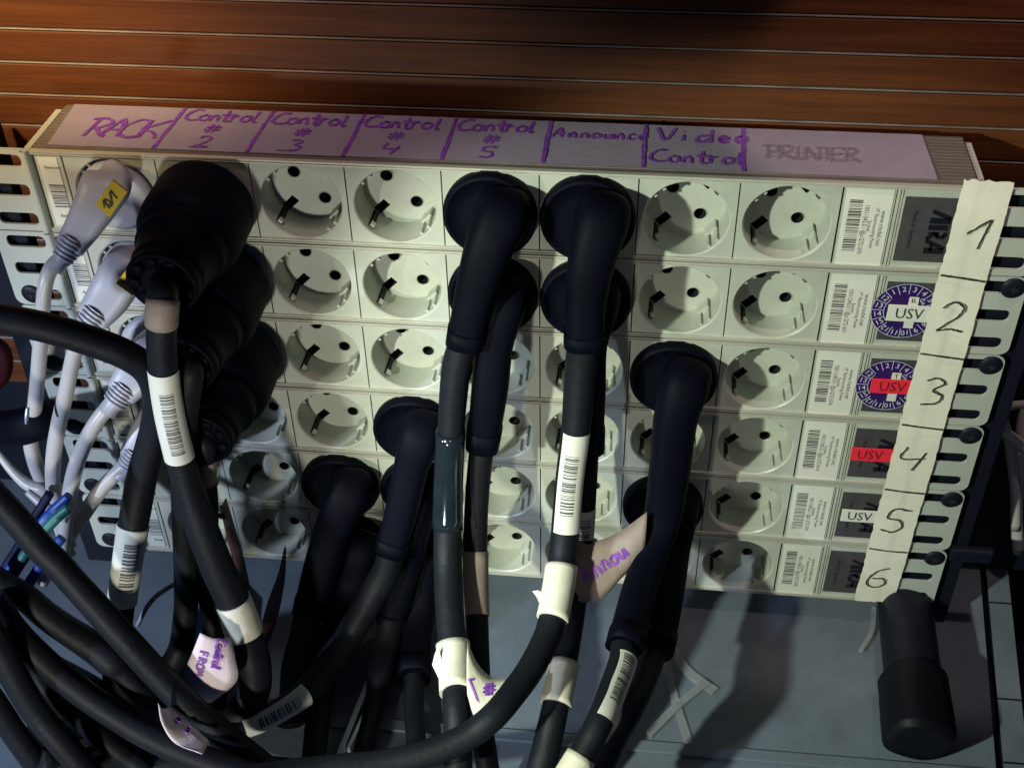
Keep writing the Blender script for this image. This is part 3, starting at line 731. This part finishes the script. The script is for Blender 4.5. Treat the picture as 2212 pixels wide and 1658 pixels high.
# --- straight rubber connectors, column 2 rows 1-3
def straight(label, row, cable, wraps=()):
    s = sock(2, row); root = thing('black_power_cord', label, 'power cord', s, GRP)
    L = .061
    ax = Vector((-.02, -1, -.05)).normalized()
    mb = MB(); mb.lathe(s, ax, [(.0180, -.012), (.0182, .001), (.0228, .003), (.0236, .006), (.0236, .011), (.0235, .0118), (.0235, .0135), (.0237, .0143), (.0238, .026), (.0232, .031), (.0212, .0345), (.0202, .0350), (.0194, .0400), (.0200, .0408), (.0198, .0425), (.0186, .0432), (.0170, .050), (.0162, .0545), (.0168, .0560), (.0160, .0585), (.0140, L)], BLACK, 48); hang(mb.build('plug_head'), root)
    mb = MB(); mb.lathe(s + ax*L, ax, [(.0135, -.003), (.0158, -.002), (.0160, .003), (.0150, .0045), (.0140, .0040), (.0132, .0020), (.0100, .0022), (.0092, .0045), (.0078, .0050), (.0, .005)], BLACK, 40); hang(mb.build('gland_ring'), root)
    mb = MB()
    for k in range(9):
        a = 2*math.pi*k/9; u = ax.cross(Vector((0, 0, 1))).normalized(); v = u.cross(ax)
        p = s + ax*(L + .0035) + (u*math.cos(a) + v*math.sin(a)) * .0118
        mb.lathe(p, ax, [(.0026, -.002), (.0026, .0012), (.0016, .0016), (0, .0016)], BLACK, 12)
    hang(mb.build('grip_ribs'), root)
    e = s + ax * (L + .002)
    c = Path([(e, .0062)] + cable, 7); mb = MB(); c.tube(mb, CABLE, sides=20); hang(mb.build('cable'), root)
    return root, c
r, c = straight('large round black connector in strip 1 with tan tape and barcode on its thick cord', 1,
  [(352, 640, -76, 33), (349, 700, -79, 33), (351, 780, -80, 32), (366, 890, -80, 31), (388, 985, -80, 31), (408, 1060, -82, 33), (440, 1150, -86, 35), (472, 1230, -90, 36), (502, 1295, -93, 37), (528, 1370, -98, 38), (548, 1430, -104, 37), (548, 1490, -110, 36), (515, 1545, -118, 35), (450, 1585, -126, 33), (360, 1610, -138, 31), (240, 1640, -150, 30), (120, 1670, -165, 30)])
wrap(r, c, (350, 648), (349, 702), TAPET)
i0, i1 = c.near(352, 788), c.near(388, 985)
label_on(c, i0, i1, r, PAPER, bars=True, th=(-1.6, 1.6), barth=(-.75, .15), seed=21, frac=(.18, .86), ink=INKG)
o, _, _ = wrap(r, c, (503, 1298), (526, 1366), TAPEW, label='yellowish tape band')
C1 = (r, c)
r, c = straight('large round black connector in strip 2, middle one of the three', 2,
  [(412, 800, -70, 28), (405, 860, -72, 27), (398, 940, -72, 27), (395, 1040, -70, 26), (398, 1140, -72, 26), (402, 1240, -76, 26), (400, 1330, -82, 26), (380, 1420, -92, 26), (300, 1500, -110, 26), (180, 1560, -130, 26), (40, 1600, -150, 26)])
r, c = straight('large round black connector in strip 3, lowest of the three, tan tape below it', 3,
  [(443, 960, -66, 25), (440, 1010, -66, 25), (446, 1080, -66, 25), (447, 1160, -67, 25), (448, 1250, -70, 25), (458, 1320, -76, 25), (462, 1400, -86, 25), (430, 1490, -98, 25), (340, 1545, -112, 25), (220, 1590, -130, 25), (60, 1650, -150, 25)])
wrap(r, c, (441, 985), (443, 1036), TAPET)

# --- white cords, column 1 rows 1-4
WG = 'white mains cords in the first column'
def white(label, row, body, cable, tagp=None, w0=1):
    root = thing('white_power_cord', label, 'power cord', sock(1, row), WG)
    s = sock(1, row)
    mb = MB(); mb.lathe(s, (0, -1, 0), [(.0170, -.012), (.0172, .001), (.0165, .003), (.0150, .004), (0, .0045)], WPLUG, 40); hang(mb.build('plug_head'), root)
    b = Path(body, 6); mb = MB(); b.tube(mb, WPLUG, sides=32, power=.62, sx=.62, sy=1.0); hang(mb.build('plug_body'), root)
    c = Path(cable, 7)
    # ribbed boot: ridges between body end and cable
    mb = MB(); e = b.p[-1]; t = (b.p[-1] - b.p[-5]).normalized(); r0 = b.r[-1]
    for k in range(5):
        mb.lathe(e + t * (-.004 + .0021*k), t, [(r0*(.80 - .04*k), 0), (r0*(.98 - .05*k), .0002), (r0*(.97 - .05*k), .0012), (r0*(.76 - .04*k), .0014)], WPLUG, 28)
    mb.lathe(e, t, [(r0*.9, -.005), (r0*.70, .004), (r0*.55, .008), (c.r[0], .012)], WPLUG, 28)
    hang(mb.build('ribbed_boot'), root)
    mb = MB(); c.tube(mb, WCABLE, sides=18); hang(mb.build('cable'), root)
    return root, c, b
Wb = [(232, 392, -8, 52), (226, 408, -16, 56), (208, 445, -24, 52), (184, 490, -30, 44), (155, 535, -36, 34)]
r, c, b = white('white plug in strip 1 with a complete yellow 10/1 tag', 1,
  [(240, 388, -6, 40), (230, 398, -18, 52), (208, 440, -26, 46), (180, 488, -32, 38), (150, 535, -38, 31)],
  [(140, 556, -40, 20), (112, 578, -44, 17), (98, 615, -48, 16), (92, 673, -50, 16), (86, 757, -48, 16), (76, 872, -44, 16), (66, 945, -42, 16), (76, 1000, -44, 16), (100, 1060, -48, 15), (122, 1110, -54, 15), (150, 1200, -64, 15)])
def yellow_tag(root, corners, dep, txt):
    P4 = [at(x, y, dep) for x, y in corners]; mb = MB()     # order: top-left, top-right, bottom-right, bottom-left
    nrm = (P4[1]-P4[0]).cross(P4[3]-P4[0]).normalized(); nrm = nrm if nrm.y < 0 else -nrm
    B = [p - nrm*.001 for p in P4]
    mb.add(P4 + B, [(0, 1, 2, 3), (7, 6, 5, 4), (0, 4, 5, 1), (1, 5, 6, 2), (2, 6, 7, 3), (3, 7, 4, 0)], YELLOW); o = hang(mb.build('yellow_tag'), root)
    mb = MB(); ux = (P4[1]-P4[0]); L = ux.length; ux.normalize(); uy = (P4[0]-P4[3]).normalized(); H = (P4[0]-P4[3]).length
    write(mb, txt, P4[3] + ux*L*.14 + uy*H*.25 + nrm*.0002, ux, uy, H*.52, .0007, PEN, .55, nrm=nrm, passes=2); o2 = mb.build('tag_writing'); o2.parent = o
yellow_tag(r, [(206, 441), (243, 389), (275, 415), (236, 470)], -43, '10/1')
r, c, b = white('white plug in strip 2, its yellow tag half hidden by the black connector', 2,
  [(300, 545, -10, 30), (284, 560, -22, 44), (262, 595, -30, 48), (232, 645, -36, 45), (200, 688, -42, 36)],
  [(190, 700, -44, 20), (168, 740, -47, 18), (156, 782, -48, 17), (142, 850, -48, 17), (128, 910, -48, 17), (117, 975, -50, 17), (114, 1040, -53, 16), (124, 1095, -58, 16), (150, 1180, -66, 16)])
yellow_tag(r, [(250, 612), (280, 574), (316, 598), (286, 638)], -48, '30')
r, c, b = white('white plug in strip 3 crossed by the thick black cord', 3,
  [(350, 720, -12, 30), (336, 745, -22, 42), (318, 775, -30, 46), (292, 812, -36, 45), (262, 850, -42, 34)],
  [(252, 862, -44, 20), (228, 886, -47, 17), (206, 915, -50, 17), (184, 955, -52, 17), (163, 1010, -55, 17), (152, 1060, -58, 17), (145, 1110, -62, 16), (138, 1165, -68, 16), (132, 1240, -76, 16)])
r, c, b = white('white plug in strip 4, lowest one, its cord running down left behind black cords', 4,
  [(372, 850, -12, 28), (356, 875, -20, 36), (338, 905, -28, 38), (314, 945, -34, 37), (286, 990, -40, 30)],
  [(276, 1002, -42, 19), (250, 1024, -45, 16), (222, 1052, -48, 16), (195, 1090, -52, 16), (168, 1130, -58, 16), (140, 1168, -64, 16), (100, 1225, -74, 16)])

# white network leads low on the left
def lone(name, label, cat, pts, m, group=None):
    c = Path(pts, 7); mb = MB(); c.tube(mb, m, sides=16)
    o = mb.build(name); return tag(o, label, cat, group), c
lone('white_cable', 'white cable end curving left beneath the black cable tie', 'cable', [(108, 1075, -52, 12), (92, 1058, -52, 13), (60, 1046, -50, 13), (25, 1015, -46, 10), (-10, 970, -40, 8)], WCABLE)
lone('white_cable', 'short white cable showing beside the blue cable', 'cable', [(150, 1120, -72, 12), (120, 1108, -72, 12), (96, 1092, -70, 11), (60, 1062, -66, 8)], WCABLE)
lone('white_cable', 'round white cable end poking out under the diagonal black cord', 'cable', [(150, 1210, -90, 12), (116, 1235, -98, 13), (98, 1248, -102, 13), (92, 1262, -104, 11)], WCABLE)
BG = 'coloured network cables at the left edge'
lone('network_cable', 'teal network cable running down to the left edge', 'network cable', [(150, 1095, -88, 11), (118, 1122, -92, 12), (84, 1160, -98, 12), (50, 1205, -106, 13), (15, 1262, -114, 13), (-30, 1330, -124, 13)], TEALC, BG)
lone('network_cable', 'bright blue network cable running beside the teal one', 'network cable', [(150, 1070, -84, 10), (118, 1100, -88, 12), (96, 1122, -92, 11), (60, 1170, -98, 10), (20, 1230, -104, 11), (-30, 1300, -110, 11)], BLUEC, BG)
lone('network_cable', 'blue network cable passing below the teal one', 'network cable', [(135, 1160, -96, 11), (105, 1195, -102, 12), (76, 1240, -110, 12), (52, 1275, -116, 12), (20, 1330, -124, 12)], BLUEC, BG)
lone('network_cable', 'dark navy network cable just left of the bright blue one', 'network cable', [(108, 1064, -80, 10), (78, 1114, -86, 11), (48, 1169, -94, 11), (8, 1234, -102, 12), (-30, 1304, -112, 12)], NAVYC, BG)
lone('red_cable', 'dull red cable barely lit at the left edge', 'cable', [(-40, 735, -20, 18), (0, 752, -22, 18), (12, 785, -24, 16), (0, 820, -24, 16), (-40, 840, -24, 16)], REDD)
# cable tie
ti = thing('cable_tie', 'black cable tie bundling the white cord at the left edge', 'cable tie', at(66, 915, -46))
mb = MB(); c = Path([(-40, 930, -34, 40), (20, 925, -36, 40), (62, 918, -42, 40), (92, 905, -40, 38), (110, 890, -30, 30)], 7); c.tube(mb, BLACK, sides=24, power=.8); hang(mb.build('wrapped_band'), ti)
mb = MB(); a, b = at(60, 880, -60), at(56, 916, -64); Path([(a, .0009), (a.lerp(b, .5), .0011), (b, .0005)]).tube(mb, CHROME, sides=8); hang(mb.build('tie_tail'), ti)

# --- loose thick cords crossing at the left
LG = 'thick black cords crossing the lower left'
lone('thick_black_cord', 'thick black cord crossing in from the left edge then dropping to a barcode', 'cable',
  [(-40, 682, -86, 34), (0, 688, -86, 34), (102, 708, -84, 34), (204, 739, -80, 34), (272, 766, -77, 33), (318, 800, -72, 32), (338, 850, -68, 31), (334, 920, -66, 31), (308, 1024, -68, 33), (292, 1110, -74, 33), (282, 1170, -80, 30), (263, 1300, -92, 29), (252, 1400, -104, 30), (255, 1470, -114, 30), (290, 1540, -124, 30)], CABLE, LG)
o = bpy.data.objects['thick_black_cord']
c = Path([(-40, 682, -86, 34), (0, 688, -86, 34), (102, 708, -84, 34), (204, 739, -80, 34), (272, 766, -77, 33), (318, 800, -72, 32), (338, 850, -68, 31), (334, 920, -66, 31), (308, 1024, -68, 33), (292, 1110, -74, 33), (282, 1170, -80, 30), (263, 1300, -92, 29), (252, 1400, -104, 30), (255, 1470, -114, 30), (290, 1540, -124, 30)], 7)
def on_mesh(o_, c_, a, b, m, name, **kw):
    i0, i1 = c_.near(*a), c_.near(*b); i0, i1 = min(i0, i1), max(i0, i1)
    mb = MB(); c_.tube(mb, m, i0, i1, kw.get('k', 1.05), .0004, 28, caps=True); q = mb.build(name); q.parent = o_; return q, i0, i1
q, i0, i1 = on_mesh(o, c, (289, 1134), (262, 1302), PAPER, 'barcode_label')
def bars_on(c, i0, i1, parent, barth, seed, frac, k=1.05, add=.0004):
    mb = MB(); rnd = random.Random(seed); tot = (c.p[i1] - c.p[i0]).length; per = (i1-i0)/tot; x = i0 + (i1-i0)*frac[0]; e = i0 + (i1-i0)*frac[1]
    def P3(f_, th_):
        i = int(f_); t = f_ - i; p = c.p[i].lerp(c.p[i+1], t); _, u, v = c.fr[i]; rr = (c.r[i]*(1-t)+c.r[i+1]*t)*k + add + .00015
        return p + u*math.cos(th_)*rr + v*math.sin(th_)*rr
    while x < e:
        h = rnd.choice((.0003, .0005, .0008)) * per; vs = []
        for q in range(7): th = barth[0] + (barth[1]-barth[0])*q/6; vs += [P3(x, th), P3(x+h, th)]
        mb.add(vs, [(2*q, 2*q+2, 2*q+3, 2*q+1) for q in range(6)], INKG); x += h + rnd.choice((.0004, .0007, .0011)) * per
    b = mb.build('barcode'); b.parent = parent
bars_on(c, i0, i1, q, (-.9, .1), 33, (.3, .82))
on_mesh(o, c, (254, 1405), (254, 1440), TAPEW, 'tape_wrap')
o, c = lone('thick_black_cord', 'long thick black cord running diagonally from left edge to bottom centre', 'cable',
  [(-60, 1020, -112, 31), (-10, 1072, -114, 31), (41, 1128, -116, 31), (85, 1180, -118, 31), (126, 1220, -120, 31), (160, 1258, -122, 31), (214, 1318, -126, 31), (272, 1382, -130, 31), (340, 1456, -134, 31), (408, 1524, -138, 31), (476, 1582, -142, 31), (531, 1627, -146, 31), (610, 1690, -150, 31)], CABLE, LG)
lone('thick_black_cord', 'thick black cord just under the diagonal one with a stepped sleeve', 'cable',
  [(-60, 1222, -118, 29), (0, 1257, -120, 29), (51, 1287, -122, 29), (102, 1330, -124, 30), (153, 1365, -126, 31), (211, 1402, -128, 34), (242, 1428, -130, 34), (262, 1450, -131, 25), (310, 1500, -134, 24), (380, 1550, -138, 24)], CABLE, LG)
lone('thick_black_cord', 'curved thick black cord, upper one of the bundle sweeping to the bottom', 'cable',
  [(-20, 1290, -134, 30), (34, 1366, -138, 30), (102, 1434, -142, 30), (170, 1490, -146, 30), (255, 1548, -150, 30), (340, 1597, -154, 30), (442, 1640, -158, 30), (560, 1680, -162, 30)], CABLE, LG)
lone('thick_black_cord', 'curved thick black cord hugging the lower left corner', 'cable',
  [(-40, 1330, -150, 30), (0, 1400, -152, 30), (36, 1470, -155, 30), (80, 1540, -158, 30), (136, 1606, -162, 30), (200, 1680, -166, 30)], CABLE, LG)
lone('thick_black_cord', 'black cord at the very bottom left corner', 'cable',
  [(-60, 1450, -158, 27), (-10, 1520, -160, 27), (34, 1587, -162, 27), (95, 1670, -165, 27)], CABLE, LG)
lone('thick_black_cord', 'black cord between the corner cord and the sweeping bundle', 'cable',
  [(40, 1420, -130, 25), (102, 1485, -136, 25), (170, 1548, -142, 25), (238, 1606, -148, 25), (320, 1670, -155, 25)], CABLE, LG)
lone('thick_black_cord', 'black cord passing behind the pink flag towards the bottom', 'cable',
  [(120, 1440, -112, 24), (204, 1487, -118, 25), (289, 1546, -126, 26), (374, 1590, -132, 26), (476, 1628, -138, 26), (600, 1660, -142, 26), (740, 1664, -140, 28), (860, 1652, -134, 28)], CABLE, LG)

# --- tape flags
def sheet(name, corners_grid, m, parent=None, thick=.00035):
    rows = len(corners_grid); cols = len(corners_grid[0]); V = [Vector(p) for r_ in corners_grid for p in r_]; fs = []
    for i in range(rows-1):
        for j in range(cols-1): a = i*cols + j; fs.append((a, a+1, a+cols+1, a+cols))
    mb = MB(); mb.add(V, fs, m, True); o = mb.build(name)
    s = o.modifiers.new('s', 'SOLIDIFY'); s.thickness = thick; s.offset = 0
    if parent is not None: hang(o, parent)
    return o
def loft(left, right, n=8, bulge=0, out=0):      # two polylines of (x,y,depth)
    if out: left, right = ([(a, b_, d - min(42, max(0, b_ - 1150) * out)) for a, b_, d in q] for q in (left, right))
    A = catmull([at(*p) for p in left], n); B = catmull([at(*p) for p in right], n); g = []
    for a, b in zip(A, B):
        g.append([a.lerp(b, q/5) + Vector((0, -bulge*math.sin(math.pi*q/5), 0)) for q in range(6)])
    return g
from mathutils.bvhtree import BVHTree
def write_on(grid, name, items, parent):
    cols = len(grid[0]); V = [p for r_ in grid for p in r_]; fs = []
    for i in range(len(grid)-1):
        for j in range(cols-1): a = i*cols + j; fs += [(a, a+1, a+cols+1), (a, a+cols+1, a+cols)]
    T = BVHTree.FromPolygons(V, fs); mb = MB()
    for txt, x, y, ang, hpx, wid, adv, ps in items:
        c, s_ = math.cos(R(ang)), math.sin(R(ang)); last = [None]
        h = px(V[len(V)//2], hpx)
        def f(u, v):
            U_, W_ = u / h * hpx, v / h * hpx
            X, Y = x + U_*c + W_*s_, y + U_*s_ - W_*c
            d = (at(X, Y, -60) - CAM).normalized(); hit, n, _, _ = T.ray_cast(CAM, d)
            if hit is None: return last[0] or V[len(V)//2]
            last[0] = hit - d * .0006; return last[0]
        write(mb, txt, (0, 0, 0), (1, 0, 0), (0, 1, 0), h, wid, PURPLE, adv, nrm=-(M3 @ Vector((0, 0, -1))), passes=ps, f=f)
    return hang(mb.build(name), parent)
# "Control FROM" flag
fl = thing('tape_flag', 'pale pink tape flag reading Control FROM in purple, hanging low left', 'tape flag', at(455, 1430, -122))
g = loft([(432, 1366, -118), (414, 1412, -122), (395, 1458, -126), (405, 1480, -128)], [(500, 1376, -112), (508, 1420, -117), (511, 1470, -122), (456, 1517, -126)], 6, .002)
sheet('flag_sheet', g, FLAG, fl)
write_on(g, 'purple_writing', [('Control', 470, 1378, 102, 20, .0011, .62, 2), ('FROM', 432, 1404, 102, 17, .0010, .8, 1)], fl)
# second flag below
fl = thing('tape_flag', 'white curled tape flag with purple marks just below the diagonal cord', 'tape flag', at(400, 1570, -148))
g = loft([(342, 1518, -154), (350, 1562, -157), (378, 1604, -160), (436, 1626, -162)], [(372, 1520, -142), (395, 1548, -146), (425, 1575, -150), (452, 1600, -153)], 6, .003)
sheet('flag_sheet', g, FLAG, fl)
write_on(g, 'purple_writing', [('#', 374, 1556, 40, 14, .0010, 1, 2), ('2', 396, 1578, 40, 14, .0010, 1, 2)], fl)
# Announce flag
fl = thing('tape_flag', 'brown tape flag reading Announce between the barcoded cord and the right pair', 'tape flag', at(1300, 1230, -50))
sheet('flag_sheet', loft([(1225, 1300, -52), (1236, 1245, -50), (1250, 1190, -47), (1258, 1172, -45)], [(1250, 1300, -52), (1300, 1290, -50), (1345, 1245, -46), (1400, 1200, -40)], 6, .002, out=.11), TAPET, fl)
g = loft([(1250, 1302, -53), (1300, 1292, -51), (1345, 1245, -48), (1392, 1200, -44)], [(1250, 1185, -46), (1290, 1168, -45), (1335, 1150, -44), (1398, 1105, -42)], 6, .003, out=.11)
sheet('flag_sheet', g, TAPET, fl)
write_on(g, 'purple_writing', [('Annou', 1264, 1262, -34, 36, .0013, .78, 2)], fl)
sheet('flag_tail', loft([(1150, 1276, -62), (1160, 1290, -62), (1168, 1310, -62), (1176, 1330, -62)], [(1162, 1274, -62), (1180, 1284, -62), (1186, 1305, -62), (1190, 1325, -62)], 4, out=.11), TAPEW, fl)
# '#' flag next to F1
fl = thing('tape_flag', 'white tape flag with purple hash curling right from the sleeved cord', 'tape flag', at(1050, 1470, -84))
g = loft([(1010, 1385, -84), (1030, 1430, -86), (1062, 1462, -86), (1105, 1466, -84)], [(1010, 1500, -92), (1024, 1545, -96), (1040, 1542, -96), (1070, 1505, -92)], 6, .003, out=.11)
sheet('flag_sheet', g, TAPEW, fl)
write_on(g, 'purple_writing', [('#', 1046, 1502, -8, 26, .0012, 1, 3), ('l', 1022, 1470, -80, 18, .0010, 1, 1)], fl)
sheet('flag_tail', loft([(934, 1435, -80), (940, 1410, -80), (948, 1396, -80)], [(948, 1465, -82), (955, 1470, -82), (962, 1470, -82)], 5, out=.11), TAPEW, fl)
# reddish see-through tails
fl = thing('tape_flag', 'long twisted reddish tape tail behind the thick barcoded cord', 'tape flag', at(520, 1200, -60))
sheet('flag_sheet', loft([(476, 1090, -58), (488, 1150, -58), (510, 1230, -60), (534, 1310, -64)], [(488, 1075, -52), (508, 1140, -54), (530, 1220, -56), (545, 1300, -60)], 6, .003), TAPER, fl)
fl = thing('tape_flag', 'thin dark red tape tail rising beside the open socket of strip 6', 'tape flag', at(590, 1280, -60))
sheet('flag_sheet', loft([(616, 1176, -40), (600, 1240, -46), (575, 1310, -54), (556, 1390, -62)], [(618, 1180, -38), (615, 1250, -42), (600, 1330, -48), (575, 1400, -56)], 6, .002), TAPER, fl)
fl = thing('tape_flag', 'narrow curved paper tail arching left of the pink flag', 'tape flag', at(350, 1270, -70))
sheet('flag_sheet', loft([(422, 1240, -60), (385, 1252, -66), (340, 1278, -74), (312, 1310, -80), (292, 1350, -84)], [(428, 1278, -60), (392, 1262, -66), (348, 1284, -74), (322, 1312, -80), (302, 1350, -84)], 5, .001), TAPEP, fl)

# --- loose bits lying on the grey surface
def floor_strap(name, label, cat, pts, wid, m, h=.0012, group=None):
    mb = MB(); P_ = catmull([Vector((*atz(x, y, FZ + h)[:2], FZ + h + .0003)) for x, y in pts], 6)
    c = Path([(p, wid) for p in P_], 1)
    vs = []; fs = []
    for i, p in enumerate(P_):
        d = (P_[min(i+1, len(P_)-1)] - P_[max(i-1, 0)]).normalized(); q = Vector((-d.y, d.x, 0)) * wid
        vs += [p - q, p + q, p + q - Vector((0, 0, h)), p - q - Vector((0, 0, h))]
    n = len(P_)
    for i in range(n-1):
        for j in range(4): fs.append((4*i+j, 4*i+(j+1) % 4, 4*(i+1)+(j+1) % 4, 4*(i+1)+j))
    fs += [(3, 2, 1, 0), (4*n-4, 4*n-3, 4*n-2, 4*n-1)]
    mb.add(vs, fs, m); return tag(mb.build(name), label, cat, group)
SG = 'light streaks as clear strips on the grey surface'  # crossing light streaks on the surface, built as translucent strips
floor_strap('clear_strip', 'clear strap of light lying from under the right pair down to the bottom edge', 'streak', [(1432, 1400), (1455, 1500), (1495, 1625)], .0022, TIEC, group=SG)
floor_strap('clear_strip', 'clear strap of light running down right from the right pair of cords', 'streak', [(1438, 1368), (1478, 1440), (1545, 1492)], .0026, TIEC, h=.0016, group=SG)
floor_strap('clear_strip', 'clear strap of light running up right across the two others', 'streak', [(1400, 1585), (1460, 1525), (1528, 1470)], .0022, TIEC, h=.0022, group=SG)
floor_strap('clear_strip', 'thin curved clear tie end left of the black stand foot', 'cable tie', [(1888, 1310), (1884, 1360), (1860, 1402)], .0012, TIEC, h=.003)
tg = thing('metal_channel', 'bright metal channel lying on the surface left of the sleeved cord', 'metal channel', (*atz(760, 1545, FZ)[:2], FZ))
for (a, b, wid) in (((800, 1460), (733, 1627), .0014), ((792, 1530), (752, 1615), .0009)):
    o = floor_strap('channel_edge', None, None, [a, ((a[0]+b[0])/2, (a[1]+b[1])/2), b], wid, CHROME, h=.006 if wid > .001 else .004); hang(o, tg)
# blue plastic box lid seen between cords
mb = MB(); P_ = [atz(x, y, FZ + .012) for x, y in ((452, 1250), (500, 1300), (470, 1600), (380, 1440))]
mb.add(P_ + [p - Vector((0, 0, .011)) for p in P_], [(0, 3, 2, 1), (0, 1, 5, 4), (1, 2, 6, 5), (2, 3, 7, 6), (3, 0, 4, 7)], NAVYC)
tag(mb.build('flat_case', bevel=.001), 'flat navy blue case lying under the pink flag', 'case')
# cables hanging at the right edge
RG = 'pale cables hanging at the right edge'
lone('white_cable', 'pale cable at the right edge, outermost one', 'cable', [(2260, 830, 40, 16), (2215, 900, 40, 16), (2206, 1000, 38, 15), (2196, 1100, 36, 13), (2200, 1190, 34, 13)], WCABLE, RG)
lone('white_cable', 'pale cable at the right edge curving behind the ears', 'cable', [(2260, 1010, 30, 12), (2205, 960, 30, 13), (2160, 930, 34, 12), (2130, 925, 38, 11)], WCABLE, RG)
lone('white_cable', 'dark grey-white cable dropping behind the right rail', 'cable', [(2240, 870, 20, 8), (2170, 885, 30, 10), (2180, 960, 34, 11), (2192, 1050, 34, 12), (2194, 1140, 34, 12)], WCABLE, RG)

cs = thing('shade_panel', 'added dark panel for the unlit area right of the stack behind the pale cables', 'dark panel', (.6, .05, FZ))  # panel added for the dark area where the lamps don't reach
mb = MB(); mb.box((.2780, .046, FZ + .002), (1.15, .0545, -.042), STEEL); hang(mb.build('panel_side', bevel=.001), cs)
mb = MB(); mb.box((.2770, .0440, -.047), (1.151, .0548, -.0415), STEEL); hang(mb.build('panel_edge', bevel=.0008), cs)
